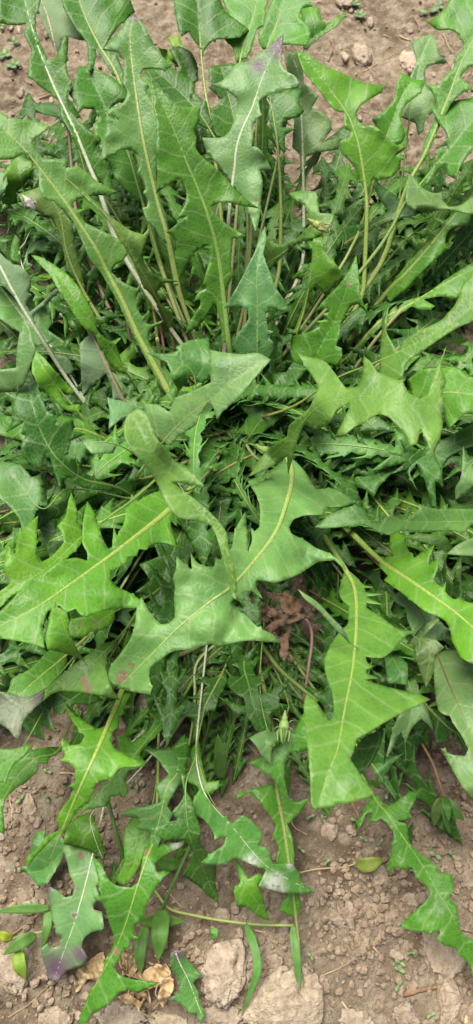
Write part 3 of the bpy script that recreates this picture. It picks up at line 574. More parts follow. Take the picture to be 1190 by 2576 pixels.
leaf(A, 'H', '700,600 780,780 820,860 840,930', '740,770 780,740 840,800 862,830 860,930 760,920', h=(3, 6, 7, 7), tint='b', rc='g', rw=5)
leaf(A, 'J', '780,-150 870,50 880,180 850,330', '860,120 800,240 760,380 755,417 800,340 830,282 850,342 880,270 930,220 992,277 965,180 930,100 900,20 860,40', h=(4, 7, 8, 7.5), tint='p', rc='g', rw=5)
leaf(A, 'J', '860,40 970,170 1060,260 1120,305 1160,380', '960,160 985,230 1005,342 1060,332 1075,290 1120,340 1167,402 1150,330 1090,255 1010,175', h=(3, 6, 7, 7.5, 7.5), tint='d', rc='y', rw=10)
# --- low plant in front -----------------------------------------------------------------
leaf(Bp, 'Z', '700,380 640,600 670,740 700,870 770,1050', '740,450 745,560 700,640 720,690 840,600 800,650 740,710 782,730 730,760 745,810 820,790 880,750 946,705 930,760 880,810 880,870 952,885 900,905 830,930 810,960 830,1010 830,1060 760,1062 720,1060 690,1000 640,945 590,945 530,890 450,812 520,850 600,880 650,890 640,840 560,790 520,730 540,700 500,620 560,680 620,690 600,630 520,590 460,508 540,580 620,600 660,560 700,500', h=(2, 4, 5.5, 6, 5.5), tint='d', rc='g', rw=8, spacing=7)
leaf(Bp, 'Z', '560,520 480,690 400,840 320,1020 290,1120', '520,640 520,730 470,830 440,930 400,920 360,980 330,1110 270,1152 290,1060 300,980 168,940 240,920 180,820 153,763 230,830 320,880 350,850 240,835 360,810 400,760 300,680 208,660 330,680 420,700', h=(2, 4, 5, 5, 4.5), tint='d', rc='y', rw=8, spacing=7)
leaf(Bp, 'I', '700,-200 610,90 540,260 480,400 420,530 350,690 310,790 245,940',
     '590,90 560,200 530,255 490,270 440,245 390,200 323,135 345,190 365,230 390,265 395,290 418,293 425,310 400,345 350,355 315,318 307,350 325,395 320,415 298,432 345,440 375,470 380,510 375,545 343,560 370,575 350,620 300,690 283,735 300,770 298,810 243,948 275,875 325,790 345,760 370,710 400,670 445,640 470,580 480,550 560,520 600,470 660,462 720,457 737,435 640,402 580,370 555,320 570,280 600,260 600,210 632,190 620,180 640,130 662,90', h=(3, 8, 11, 12.5, 12.5, 11, 10, 8), tint='y', rc='y', rw=17, marks=(('brown', 250, 935, 26), ('yellow', 300, 820, 40)))
leaf(Bp, 'I', '1020,-60 890,160 770,290 630,460 450,650 330,760 150,950', '900,150 860,230 800,290 720,370 702,400 732,440 690,470 650,480 630,520 647,580 622,622 610,600 560,615 540,660 480,670 400,690 330,765 250,840 140,965 128,930 180,880 240,810 300,780 430,650 600,480 590,440 602,380 587,310 640,310 660,340 740,290 780,225 748,190 830,182', h=(2, 4.5, 6, 7, 7, 6, 4), tint='g', rc='g', rw=9)
leaf(Bp, 'I', '560,620 460,700 470,800 522,940', '320,850 330,790 400,710 460,688 490,770 525,880 523,947 490,910 440,880 380,865', h=(3, 4.5, 5, 3.5), tint='g', rc='w', rw=4)
leaf(Bp, 'I', '1000,-80 960,300 900,480 840,570 800,740 740,900 720,1000', '605,712 640,680 740,660 810,640 780,560 850,500 790,420 725,372 860,370 920,300 900,420 930,500 870,600 840,660 870,700 850,740 892,730 810,780 800,850 760,960 720,1010 700,1010 730,900 760,790 700,780 675,760 712,750 690,720 640,715', h=(2, 5, 7, 7.5, 7, 6, 5), tint='b', rc='y', rw=7)
leaf(Bp, 'I', '1080,-40 1000,300 980,420 935,560 950,790 1000,920 1050,1040 1095,1140', '930,293 952,370 937,480 937,580 970,640 980,700 1005,760 1010,850 1050,910 1090,950 1085,1050 1101,1153 1050,1110 980,1050 915,1010 950,950 960,880 930,830 830,842 748,770 830,752 892,730 865,690 900,650 925,600 910,500 883,482 895,420 868,378', h=(2, 7, 8.5, 9.5, 9, 7, 5, 3.5), tint='d', rc='g', rw=5)
leaf(Bp, 'I', '1000,100 990,330 1010,480 1060,620 1130,720', '960,380 1000,330 1015,440 1040,540 1105,530 1100,570 1040,600 1060,660 1030,640 990,560 950,540 930,510 955,470', h=(3, 6, 7, 7, 6.5), tint='g', rc='y', rw=8)
leaf(Bp, 'L', '-150,-900 -200,-420 -190,-250 -140,-120 0,40 150,210 385,345', '-222,-105 -180,-185 -150,-140 -90,-60 -20,0 0,-20 35,-45 80,-10 125,40 130,70 110,110 152,118 170,170 185,205 280,200 310,240 330,290 394,348 330,350 230,345 110,312 150,230 80,205 0,170 -40,190 -100,212 -182,195 -130,150 -70,110 -50,60 -110,80 -115,50 -160,-20 -215,-50', h=(3, 7, 8, 8, 7, 6, 4), tint='b', rc='w', rw=6, marks=(('white', 190, 300, 62), ('white', 75, 188, 42), ('white', 270, 210, 20)))
leaf(Bp, 'L', '-60,60 10,210 60,330 165,482', '-15,160 30,220 60,277 110,245 140,260 110,320 130,350 145,420 172,492 120,470 50,420 0,415 -15,340 20,290', h=(5, 5, 5, 3), tint='y', rc='g', rw=4, foot=False)
leaf(Bp, 'J', '140,-300 120,100 200,420 255,600', '65,440 130,410 200,350 262,300 310,240 345,180 375,240 380,380 330,380 270,390 245,430 240,500 262,622 235,610 200,550 170,510 110,470', h=(3, 6, 7, 6), tint='g', rc='g', rw=5)
leaf(Bp, 'J', '260,180 200,290 150,330 170,430', '63,317 110,290 150,278 205,288 218,320 182,360 172,447 130,410 100,360', h=(5, 7.5, 8.5, 8), tint='p', rc='g', rw=3)
leaf(Bp, 'J', '180,300 205,580 240,780 285,1100 300,1230 320,1390', '180,810 200,760 120,640 60,590 0,630 0,600 90,570 180,545 230,590 300,640 370,620 330,680 260,750 215,735 250,740 275,800 290,900 290,1050 315,1100 320,1190 300,1220 270,1210 220,1190 225,1150 260,1100 258,1000 200,970 200,920 212,870', h=(4, 4, 3.5, 3, 2.5, 2), tint='g', rc='o', rw=14, ribtip=.45)
leaf(Bp, 'L', '500,-500 690,-140 760,-50 840,70 950,230 1010,340 1080,450 1140,580 1250,760', '600,28 600,-10 640,-70 660,-110 690,-145 710,-150 740,-100 762,-92 800,-110 870,-160 922,-170 902,-130 870,-60 885,-30 805,-15 855,0 870,90 905,130 930,150 985,195 1020,215 1020,252 1085,250 1092,330 1070,370 1110,420 1115,480 1130,550 1190,580 1280,570 1290,860 1200,792 1180,720 1150,680 1120,660 1105,630 1050,610 1000,580 1025,550 1020,530 975,556 930,540 850,528 818,512 920,420 965,370 970,330 945,300 900,260 885,215 850,230 790,215 770,247 753,240 775,150 790,50 750,-10 720,-30 700,-15 658,-20 682,-62 650,-50 618,20', h=(2, 4, 5, 5, 4.5, 4.5, 4.5, 4, 3), tint='g', rc='g', rw=8)
leaf(Bp, 'J', '560,300 690,460 730,520 800,620', '672,455 730,430 842,394 790,440 765,465 772,490 748,500 772,540 812,612 780,602 725,540', h=(3, 6, 6, 5), tint='b', rc='y', rw=6)
leaf(Bp, 'K', '800,-500 790,-100 780,60 740,170 690,320 640,480 590,610 530,720 470,830 405,970', '770,60 780,100 830,100 932,88 915,110 860,140 810,170 780,200 790,240 857,238 800,300 740,400 720,470 670,520 670,560 702,575 650,590 650,620 610,640 600,680 570,722 600,760 660,780 807,797 740,830 690,850 650,835 600,850 540,910 460,960 440,1002 393,1003 420,920 450,850 510,760 530,680 560,640 575,580 550,500 520,410 468,370 510,358 500,320 485,240 466,160 510,200 540,270 590,310 660,320 695,290 710,240 720,160 750,90', h=(3, 5, 6, 7, 7, 6, 5, 4.5, 4, 3), tint='g', rc='y', rw=8, marks=(('brown', 740, 140, 26), ('brown', 585, 640, 30), ('white', 890, 105, 36), ('brown', 480, 800, 14)))
leaf(Bp, 'K', '800,-300 760,-60 700,120 640,300', '690,-60 640,0 620,80 625,190 583,280 600,300 640,306 690,230 735,120 760,60 760,-40', h=(3, 4, 4.5, 4), tint='y', rc='g', rw=5)
leaf(Bp, 'K', '560,-250 470,140 420,340 370,510 330,620 280,760', '310,110 400,100 470,135 470,170 522,290 480,310 502,360 470,400 470,430 512,440 522,520 515,537 460,545 420,580 410,620 440,670 420,710 340,740 290,792 250,780 215,680 203,630 240,600 260,625 300,612 312,570 280,552 275,510 260,480 255,420 229,318 280,330 330,370 365,360 375,310 350,250 340,200', h=(2, 4, 4, 3.5, 3, 2), tint='p', rc='w', rw=6, marks=(('purple', 290, 740, 120), ('purple', 410, 660, 60), ('purple', 240, 330, 40), ('brown', 408, 160, 24), ('brown', 376, 460, 20), ('white', 376, 460, 12), ('brown', 390, 322, 12), ('purple', 500, 420, 30)))
leaf(Bp, 'K', '420,20 300,160 220,230 110,250', '180,40 230,30 220,80 300,40 330,100 310,180 280,230 240,300 190,310 150,260 100,230 110,210 150,220 135,190', h=(4, 3, 2.5, 2), tint='b', rc='g', rw=5, foot=False)
leaf(Bp, 'K', '885,650 905,700 950,790 1015,960', '880,635 920,640 960,700 1000,750 1018,758 970,800 1000,850 1000,880 1030,960 1010,1010 990,950 960,960 900,900 840,885 900,850 905,800 860,720 858,660', h=(3, 2.5, 2, 1.5), tint='b', rc='w', rw=5, marks=(('purple', 900, 650, 45), ('purple', 850, 895, 25)), foot=False)

# ------------------------------------------------------------------ the crowded lower leaves
def side_profile(r, lobes, wmax, sharp, pet):
    o = [(0, .004), (pet * .5, .005), (pet, .008)]
    for i in range(lobes):
        x = (i + .5) / lobes; u0 = pet + (.86 - pet) * i / lobes; du = (.86 - pet) / lobes
        wl = wmax * (.35 + .65 * math.sin(math.pi * min(1, .2 + .75 * x))) * r.uniform(.75, 1.2)
        wm = wmax * r.uniform(.12, .26) * (1.0 if sharp else 1.6)
        o += [(u0 + du * .16, wm), (u0 - du * r.uniform(.0, .45), wl)]
        if r.random() < .5: o += [(u0 + du * .32, wl * .62), (u0 + du * .36, wl * .74)]
        o += [(u0 + du * .55, wl * .34), (u0 + du * .8, wm * 1.1)]
    wt = wmax * r.uniform(.55, .95)
    o += [(.865, wmax * .2), (.82, wt), (.89, wt * .6), (.95, wt * .26)]
    return o
def make_variant(k):
    r = random.Random(100 + k); U = 625.0; Lm = .25
    lob = r.randint(5, 8); wm = r.uniform(.085, .125); sh = r.random() < .85; pet = r.uniform(.18, .34)
    a = side_profile(r, lob, wm, sh, pet); b = side_profile(r, lob, wm, sh, pet)
    poly = np.array([(u, v) for u, v in a] + [(1.0, 0)] + [(u, -v) for u, v in b[::-1]]) * U
    poly = densify(poly, 9); rib2 = np.array([(0, 0), (U, 0)])
    poly = teeth(poly, rib2, .9)
    v, tri = fill_poly(poly, np.column_stack([np.linspace(5, U - 8, 40), np.zeros(40)]), 14)
    e0, e1 = R(r.uniform(25, 45)), R(r.uniform(-50, -5))
    ss = np.linspace(0, 1.02, 60); th = e0 + (e1 - e0) * ss**1.3
    cy = np.concatenate([[0], np.cumsum(np.cos(th[:-1]) * np.diff(ss))]) * Lm; cz = np.concatenate([[0], np.cumsum(np.sin(th[:-1]) * np.diff(ss))]) * Lm
    bend = r.uniform(-.05, .05); rl = r.uniform(-.45, .45); fo = r.uniform(-.15, .35)
    def pos(u, lat):
        t = u / U; y = np.interp(t, ss, cy); z = np.interp(t, ss, cz); an = np.interp(t, ss, th); x = bend * t * t + lat
        dz = rl * lat * t + fo * np.abs(lat) + .005 * np.array([noise.noise(Vector((uu * .02 + k * 5, ll * 90, k))) for uu, ll in zip(np.atleast_1d(u), np.atleast_1d(lat))]) * np.clip(np.abs(lat) / .012, .1, 1)
        return np.column_stack([x, y - np.sin(an) * dz, z + np.cos(an) * dz])
    lat = v[:, 1] / U * Lm
    V3 = pos(v[:, 0], lat); uv = np.column_stack([v[:, 0] / U * Lm, lat])
    tri = [(a_, c_, b_) for a_, b_, c_ in tri]
    me = blade_mesh('leaf', V3, tri, uv, False, {})
    # make sure the upper side looks up
    nz_ = sum(p.normal.z for p in me.polygons)
    if nz_ < 0: me.flip_normals()
    us = np.linspace(0, U * .99, 30); c = pos(us, np.zeros(30))
    V, F = tube([Vector(q) + Vector((0, 0, .0003)) for q in c], list(np.linspace(.0016, .00035, 30)), 5, .6)
    mr = bpy.data.meshes.new('midrib'); mr.from_pydata([tuple(q) for q in V], [], F); mr.materials.append(M_RIB); mr.shade_smooth()
    at = mr.attributes.new('foot', 'FLOAT', 'POINT'); at.data.foreach_set('value', np.repeat(np.clip(1 - np.linspace(0, 5, 30), 0, 1), 5).astype(np.float32))
    return me, mr
VAR = [make_variant(k) for k in range(14)]
def fill_leaf(plant, base, az, tilt, ln, tint, twist=0.0, k=None, wid=.85):
    me, mr = VAR[k if k is not None else random.randrange(len(VAR))]
    o = bpy.data.objects.new('leaf', me); link(o)
    M = Matrix.Translation(base) @ Matrix.Rotation(az, 4, 'Z') @ Matrix.Rotation(tilt, 4, 'X') @ Matrix.Rotation(twist, 4, 'Y') @ Matrix.Diagonal((ln / .25 * wid * random.uniform(.75, 1.15), ln / .25, ln / .25, 1))
    o.parent = plant; o.matrix_parent_inverse = Matrix.Translation(-plant.location); o.matrix_basis = M
    thicken(o, .0005)
    tc = TINT[tint]; q = random.uniform(.8, 1.15)
    o.color = (tc[0] * q * random.uniform(.9, 1.15), tc[1] * q, tc[2] * q, 1)
    ro = bpy.data.objects.new('midrib', mr); link(ro); ro.parent = o
    ro.color = (*RIBC[random.choice('yyggggo')], 1)
    return o
rf = random.Random(5)
for i in range(25):                        # azimuth 0 points away from the lens
    az = R(rf.uniform(-180, 180)); a = abs(math.degrees(az))
    back = a < 60; front = a > 120
    base = ca + Vector((rf.uniform(-.05, .05), rf.uniform(-.045, .06), .002))
    if back: ln, tl = rf.uniform(.16, .33), R(rf.uniform(-28, 2))
    elif front: ln, tl = rf.uniform(.10, .19), R(rf.uniform(-38, -12))
    else: ln, tl = rf.uniform(.13, .27), R(rf.uniform(-38, -12))
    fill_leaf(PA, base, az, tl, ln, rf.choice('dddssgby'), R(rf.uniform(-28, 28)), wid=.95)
for px, py, azd, ln in ((120, 1330, 120, .13), (60, 1450, 100, .14), (150, 1560, 140, .13), (40, 1650, 150, .12), (980, 1330, -90, .15), (1040, 1450, -110, .14), (1080, 1560, -130, .13),
                        (1000, 1620, -150, .12), (960, 1500, -120, .14), (880, 1350, -100, .15), (250, 1200, 80, .15), (150, 1100, 70, .15), (350, 1420, 160, .13), (420, 1560, 170, .12),
                        (1100, 1250, -80, .14), (1060, 1160, -75, .14), (60, 1220, 75, .14), (90, 1000, 60, .14), (1120, 1000, -60, .14), (200, 1480, 130, .14), (900, 1600, -165, .13), (20, 900, 60, .15), (1100, 900, -50, .15),
                        (300, 1350, 150, .14), (1150, 1380, -100, .13), (500, 1480, 180, .13), (30, 1050, 80, .15), (100, 620, 40, .18), (60, 760, 50, .18), (160, 850, 50, .18), (1120, 700, -40, .18), (1040, 600, -30, .18), (1150, 520, -30, .17)):
    g = G(px, py); d = Vector((-math.sin(R(azd)), math.cos(R(azd)), 0))
    fill_leaf(PA, g - d * ln * .45 + Vector((0, 0, rf.uniform(.0, .02))), R(azd + rf.uniform(-25, 25)), R(rf.uniform(-25, 0)), ln * rf.uniform(.9, 1.25), rf.choice('ddggbn'), R(rf.uniform(-30, 30)))
nb = 0
while nb < 48:                              # leaves behind the tall front row, from the crowns further back
    x, y = rf.uniform(20, 1190), rf.uniform(150, 900)
    if (x < 180 and y < 380) or (x > 780 and y < 400) or (x > 700 and y < 250): continue
    nb += 1
    T = P(x, y, max(.03, canopy(y) / 100 - rf.uniform(.05, .10))); ln = rf.uniform(.15, .24)
    d = Vector((T.x - ca.x, T.y - ca.y, 0)); d = d.normalized() if d.length > .01 else Vector((0, 1, 0))
    az = math.atan2(-d.x, d.y) + R(rf.uniform(-22, 22)); b = Vector((T.x, T.y, 0)) - d * ln * rf.uniform(.45, .62)
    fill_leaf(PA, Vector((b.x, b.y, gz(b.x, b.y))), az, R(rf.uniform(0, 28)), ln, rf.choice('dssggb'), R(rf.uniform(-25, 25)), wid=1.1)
for i in range(26):                         # thick growth under the bright forked leaf
    x, y = rf.uniform(690, 1190), rf.uniform(330, 700); T = P(x, y, max(.03, canopy(y) / 100 - rf.uniform(.06, .09))); ln = rf.uniform(.15, .22)
    d = Vector((T.x - ca.x, T.y - ca.y, 0)).normalized(); az = math.atan2(-d.x, d.y) + R(rf.uniform(-25, 25)); b = Vector((T.x, T.y, 0)) - d * ln * rf.uniform(.35, .5)
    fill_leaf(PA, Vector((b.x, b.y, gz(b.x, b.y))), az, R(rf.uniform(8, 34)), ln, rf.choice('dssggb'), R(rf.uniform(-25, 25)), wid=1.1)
nb = 0
while nb < 112:                              # mid-height leaves arching outwards over the lower ones
    x, y = rf.uniform(-20, 1210), rf.uniform(640, 1760)
    if 420 < x < 840 and (y > 1330 or y < 1000): continue
    if y > 1600 and 260 < x < 880: continue
    nb += 1
    T = P(x, y, rf.uniform(.035, .085)); ln = rf.uniform(.14, .22)
    d = Vector((T.x - ca.x, T.y - ca.y, 0)); d = d.normalized() if d.length > .01 else Vector((0, 1, 0))
    az = math.atan2(-d.x, d.y) + R(rf.uniform(-30, 30)); d2 = Vector((-math.sin(az), math.cos(az), 0)); b = Vector((T.x, T.y, 0)) - d2 * ln * rf.uniform(.5, .7)
    fill_leaf(PA, Vector((b.x, b.y, gz(b.x, b.y))), az, R(rf.uniform(-14, 16)), ln, rf.choice('ddsssgggb'), R(rf.uniform(-30, 30)), wid=1.1)
def undergrowth():
    bm = bmesh.new(); n = 0
    tmp = []
    while n < 270:
        x, y = rf.uniform(-30, 1220), rf.uniform(480, 1850)
        if n > 190: x, y = rf.gauss(590, 130), rf.gauss(1150, 120)
        if 420 < x < 840 and y > 1480: continue
        if y > 1660 and (x > 230 and x < 900): continue
        if y > 1780 and x < 900: continue
        n += 1; az = None
        g = G(x, y); d = Vector((g.x - ca.x, g.y - ca.y, 0)); far = d.length; d = d.normalized() if far > .01 else Vector((0, 1, 0))
        ln = rf.uniform(.12, .21); az = math.atan2(-d.x, d.y) + R(rf.uniform(-40, 40)); b = g - d * ln * .4
        M = Matrix.Translation((b.x, b.y, gz(b.x, b.y) + rf.uniform(0, .012))) @ Matrix.Rotation(az, 4, 'Z') @ Matrix.Rotation(R(rf.uniform(-22, 18)), 4, 'X') @ Matrix.Rotation(R(rf.uniform(-35, 35)), 4, 'Y') @ Matrix.Diagonal((ln / .25 * rf.uniform(.75, 1.1), ln / .25, ln / .25, 1))
        me = VAR[rf.randrange(len(VAR))][0].copy(); me.transform(M); bm.from_mesh(me); bpy.data.meshes.remove(me)
    me = bpy.data.meshes.new('lower_leaves'); bm.to_mesh(me); bm.free(); me.materials.append(M_UP); me.materials.append(M_UN); me.shade_smooth()
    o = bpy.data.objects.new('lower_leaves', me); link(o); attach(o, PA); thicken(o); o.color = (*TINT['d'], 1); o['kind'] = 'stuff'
undergrowth()
for i in range(40):
    az = R(rf.uniform(100, 235))
    fill_leaf(PB, cb + Vector((rf.uniform(-.015, .015), rf.uniform(-.015, .015), .001)), az, R(rf.uniform(-30, -4)), rf.uniform(.08, .17), rf.choice('ddsg'), R(rf.uniform(-15, 15)))
for px, py in ((420, 1720), (480, 1780), (520, 1700), (560, 1820), (450, 1890), (500, 1960), (600, 1740), (640, 1890), (400, 1830), (560, 2040), (480, 2070), (430, 2140), (720, 1990), (880, 1880), (930, 1860), (1000, 1900), (950, 1790), (360, 1760), (700, 1800), (330, 1900)):
    g = G(px, py); d = Vector((g.x - cb.x, g.y - cb.y, 0)).normalized(); ln = rf.uniform(.085, .13); az = math.atan2(-d.x, d.y) + R(rf.uniform(-25, 25)); b = g - d * ln * .6
    fill_leaf(PB, Vector((b.x, b.y, gz(b.x, b.y) + .002)), az, R(rf.uniform(-24, 2)), ln, rf.choice('ssggb'), R(rf.uniform(-20, 20)), wid=.95)
for i in range(7):
    fill_leaf(PC, cc + Vector((0, 0, .002)), R(rf.uniform(40, 140)), R(rf.uniform(-30, 0)), rf.uniform(.16, .24), rf.choice('ggbn'), R(rf.uniform(-15, 15)))

# ------------------------------------------------------------------ crumpled, withered leaves
def patch(org, out, h, m, root, name, crump=.006, color=(1, 1, 1), sp=6.0, smooth=True):
    poly = densify(pts(org, out), 6); v, tri = fill_poly(poly, np.zeros((0, 2)), sp); sd_ = rf.uniform(0, 90)
    c = v.mean(0); z = []
    base = G(*c).z
    for p in v:
        a = abs(wob(p, .035, sd_)) + .6 * abs(wob(p, .08, sd_ + 5)); z.append(base + h / 100 + crump * 2.2 * (a - .2))
    V3 = lift(v, np.maximum(np.array(z), base + .001))
    o = meshobj(name, V3, tri, m, smooth=smooth); o.color = (*color, 1)
    attach(o, root); s_ = o.modifiers.new('thickness', 'SOLIDIFY'); s_.thickness = .0004
    return o
for out, h in (('1108,278 1000,262 860,300 760,380 740,420 830,420 880,430 960,360 940,450 950,540 905,585 878,540 890,450 850,440 800,410 960,325 1045,300', 4.0),
               ('620,120 760,180 830,250 800,330 700,330 640,260 560,220 640,200', 2.6), ('900,560 1040,500 1060,640 1040,760 930,820 760,800 820,730 960,640', 1.2),
               ('600,420 700,440 800,500 830,640 760,600 700,520 620,480', 1.5), ('760,200 860,230 940,260 1000,250 900,300 800,290', 3.0), ('820,820 960,760 1020,900 900,1000 780,900', .6), ('560,180 700,140 820,220 780,300 640,320 540,280', 1.2), ('640,300 800,300 900,380 820,460 680,440 600,380', 1.0), ('860,420 980,380 1080,420 1060,520 940,560 860,520', .8), ('880,120 1000,160 1060,260 980,300 900,240', 1.6), ('1040,560 1120,600 1110,760 1040,800 1000,700', .6)):
    patch('Z', out, h, M_BROWN, PB, 'withered_leaf', .007, random.choice([(1.1, 1, 1), (1.5, 1.4, 1.3), (.9, .75, .8), (1.7, 1.5, 1.25), (1, .8, .85)]))
def stalk(root, path, px_r, name, color, m=None, tip=.8):
    q = catmull(np.array([(x, y, h / 100) for x, y, h in path]), 18)
    P3 = lift(q[:, :2], q[:, 2]); r = [px_r * mpp(x, y, z) * (1 - (1 - tip) * i / 17) for i, (x, y, z) in enumerate(q)]
    V, F = tube(P3, r, 7); o = meshobj(name, V, F, m or M_STEM); o.color = (*color, 1)
    attach(o, root); return o
stalk(PB, [(660, 1545, .8), (750, 1545, 2.5), (784, 1590, 3.5), (776, 1680, 3.5), (762, 1770, 2)], 4.5, 'petiole', (.34, .21, .18))
stalk(PB, [(650, 1610, 1.5), (700, 1680, 4), (750, 1725, 5), (800, 1765, 5)], 6, 'petiole', (.16, .24, .06))
stalk(PB, [(620, 1560, 1), (490, 1630, 3), (440, 1652, 3.5), (375, 1682, 3.5)], 7, 'petiole', (.32, .30, .13))
stalk(PB, [(600, 1580, 1), (500, 1660, 3), (490, 1740, 3.5), (488, 1800, 3)], 4, 'petiole', (.38, .46, .22))
for px in ((380, 690, 385, 720, 410, 860, 420, 990), (395, 850, 405, 900, 412, 950, 440, 1020), (300, 700, 320, 800, 335, 880, 380, 990), (355, 640, 385, 770, 400, 880, 430, 1000), (1010, 780, 940, 860, 870, 960, 800, 1080)):
    stalk(PA, [(px[0], px[1], 9), (px[2], px[3], 7), (px[4], px[5], 4.5), (px[6], px[7], 1.5)], 4.5, 'petiole', random.choice([(.42, .22, .2), (.36, .26, .16), (.30, .30, .12)]))
stalk(PA, [(575, 1100, .5), (530, 1180, 10), (470, 1235, 17), (430, 1195, 20.5)], 4, 'petiole', (.22, .30, .09))
dl = empty('dry_leaf', G(228, 2408), 'crumpled straw yellow dead leaf lying under the jagged leaf tip', 'leaf')
patch('K', '520,645 480,660 440,700 390,730 375,790 380,850 420,820 440,780 480,790 520,760 530,700', .3, M_DRYLEAF, dl, 'blade', .008, (1.1, 1.0, .8), 5)
dl2 = empty('dry_leaf', G(365, 2440), 'heap of shredded tan dead leaf beside the grass blades', 'leaf')
for out in ('610,640 680,650 720,720 700,780 640,760 600,700', '700,760 780,700 830,720 880,790 860,860 820,920 790,880 810,820 740,830', '590,870 640,850 720,900 700,930 640,910', '650,820 740,840 760,900 700,880 660,860', '620,690 640,680 640,740 610,780'):
    patch('K', out, rf.uniform(.2, .8), M_DRYLEAF, dl2, 'blade', .008, random.choice([(1, .85, .7), (1.2, 1.05, .85), (.8, .7, .6)]), 5)
for i in range(16):
    x0, y0 = rf.uniform(300, 420), rf.uniform(2400, 2520); a = rf.uniform(-.6, .6)
    p = [(x0, y0, rf.uniform(.3, 1.6)), (x0 + rf.uniform(-20, 20), y0 + rf.uniform(10, 30), rf.uniform(.6, 1.8)), (x0 + rf.uniform(-40, 40), y0 + rf.uniform(20, 60), .4)]
    stalk(dl2, p, rf.uniform(1.5, 3.5), 'shred', (1, .95, .8), M_STRAW)

# ------------------------------------------------------------------ grasses and other weeds
def strip(root, path, wpx, color, name='blade', fold=.25, m=None):
    q = catmull(np.array([(x, y, h / 100) for x, y, h in path]), 22); P3 = lift(q[:, :2], q[:, 2]); V, F = [], []
    for i, p in enumerate(P3):
        p = Vector(p); t = Vector(P3[min(i + 1, 21)] - P3[max(i - 1, 0)]).normalized()
        k = i / 21; wd = wpx * .5 * mpp(q[i, 0], q[i, 1], q[i, 2]) * (min(1, .35 + k * 4) * (1 - max(0, (k - .45) / .55)**1.8) + .03)
        s = t.cross(Vector((0, -.3, 1))).normalized(); n = s.cross(t).normalized()
        V += [p - s * wd + n * wd * fold, p - s * wd * .5 + n * wd * fold * .35, p, p + s * wd * .5 + n * wd * fold * .35, p + s * wd + n * wd * fold]
    for i in range(21):
        for j in range(4):
            a = i * 5 + j; F.append((a, a + 1, a + 6, a + 5))
    o = meshobj(name, V, F, m or M_WEED); o.color = (*color, 1); attach(o, root)
    s_ = o.modifiers.new('thickness', 'SOLIDIFY'); s_.thickness = .0003; return o
GR = (.095, .205, .042); GY = (.17, .29, .03)
gw = empty('grass_weed', G(440, 2280), 'creeping grass weed with a long pale runner across the soil', 'grass')
stalk(gw, [(482, 2120, 3), (455, 2180, 3.5), (425, 2245, 3), (408, 2290, 1.5)], 5, 'stem', (.10, .22, .05))
stalk(gw, [(390, 2240, 1.5), (425, 2285, 1.6), (480, 2301, 1.4), (560, 2316, 1.5), (650, 2326, 1.6), (738, 2328, 1.8)], 4, 'runner', (.26, .34, .10), tip=.9)
for p, wd in (([(737, 2326, 1.8), (745, 2400, 2.2), (755, 2508, 1.2)], 21), ([(617, 2322, 1.6), (637, 2373, 2.5), (648, 2435, 2.6), (632, 2490, 2), (608, 2556, 1)], 20), ([(408, 2288, 2), (402, 2350, 3), (398, 2416, 2)], 42),
              ([(368, 2330, 1.5), (352, 2395, 2), (356, 2450, 1)], 28), ([(352, 2320, 1.2), (410, 2316, 1.8), (468, 2318, 1.4)], 30), ([(395, 2165, 2), (430, 2174, 2.8), (466, 2170, 2.4)], 30), ([(535, 2335, 1.5), (540, 2350, 1.6), (528, 2362, 1.2)], 18)):
    strip(gw, p, wd, tuple(c * rf.uniform(.85, 1.15) for c in GR))
g2 = empty('grass_weed', G(550, 1960), 'single broad green grass blade standing in the brown gap', 'grass')
strip(g2, [(556, 1960, 1), (554, 1900, 3.2), (548, 1848, 4.6)], 30, GR)
g2b = empty('grass_weed', G(270, 2180), 'round green grass stem rising between the jagged leaves', 'grass')
stalk(g2b, [(316, 2170, .8), (300, 2120, 3), (286, 2070, 4.5), (270, 2010, 5)], 6, 'stem', (.12, .25, .07))
g3 = empty('leafy_weed', G(100, 2350), 'small weed with smooth pointed oval leaves beside a pale clod', 'weed')
stalk(g3, [(150, 2325, 1.5), (110, 2343, 1.8), (60, 2352, 1.6), (25, 2364, 1.2)], 4, 'stem', (.20, .26, .08))
for p, wd, c in (([(125, 2285, 2), (55, 2286, 2.4), (-10, 2294, 2)], 22, GR), ([(90, 2353, 1.8), (50, 2374, 2.4), (8, 2402, 1.6)], 30, GR), ([(45, 2392, 1.8), (50, 2430, 2), (64, 2464, 1.2)], 32, GY),
                 ([(30, 2362, 1.4), (10, 2356, 1.8), (-12, 2348, 1.5)], 24, (.24, .30, .03)), ([(120, 2288, 1.8), (118, 2335, 2), (104, 2388, 1)], 22, GR), ([(160, 2270, 2), (190, 2262, 2.4), (240, 2270, 2)], 18, GR)):
    strip(g3, p, wd, c, 'leaf', .15)
g4 = empty('wilting_weed', G(900, 2180), 'yellowing small leaf on a dry thread stem lying on bare soil', 'weed')
stalk(g4, [(752, 2196, .7), (800, 2186, .8), (860, 2182, .8), (898, 2172, .9)], 2.2, 'stem', (.40, .30, .17)); strip(g4, [(896, 2176, .9), (930, 2174, 1.6), (968, 2162, 1.2)], 34, (.19, .25, .05), 'leaf')
g5 = empty('sprout', G(985, 1812), 'little sprout with a bent pink stem ending in a tuft of oval leaves', 'weed')
stalk(g5, [(965, 1795, 1), (1045, 1853, 3), (1085, 1913, 3.6), (1105, 1968, 3.8), (1118, 2010, 3.2)], 4, 'stem', (.34, .20, .11))
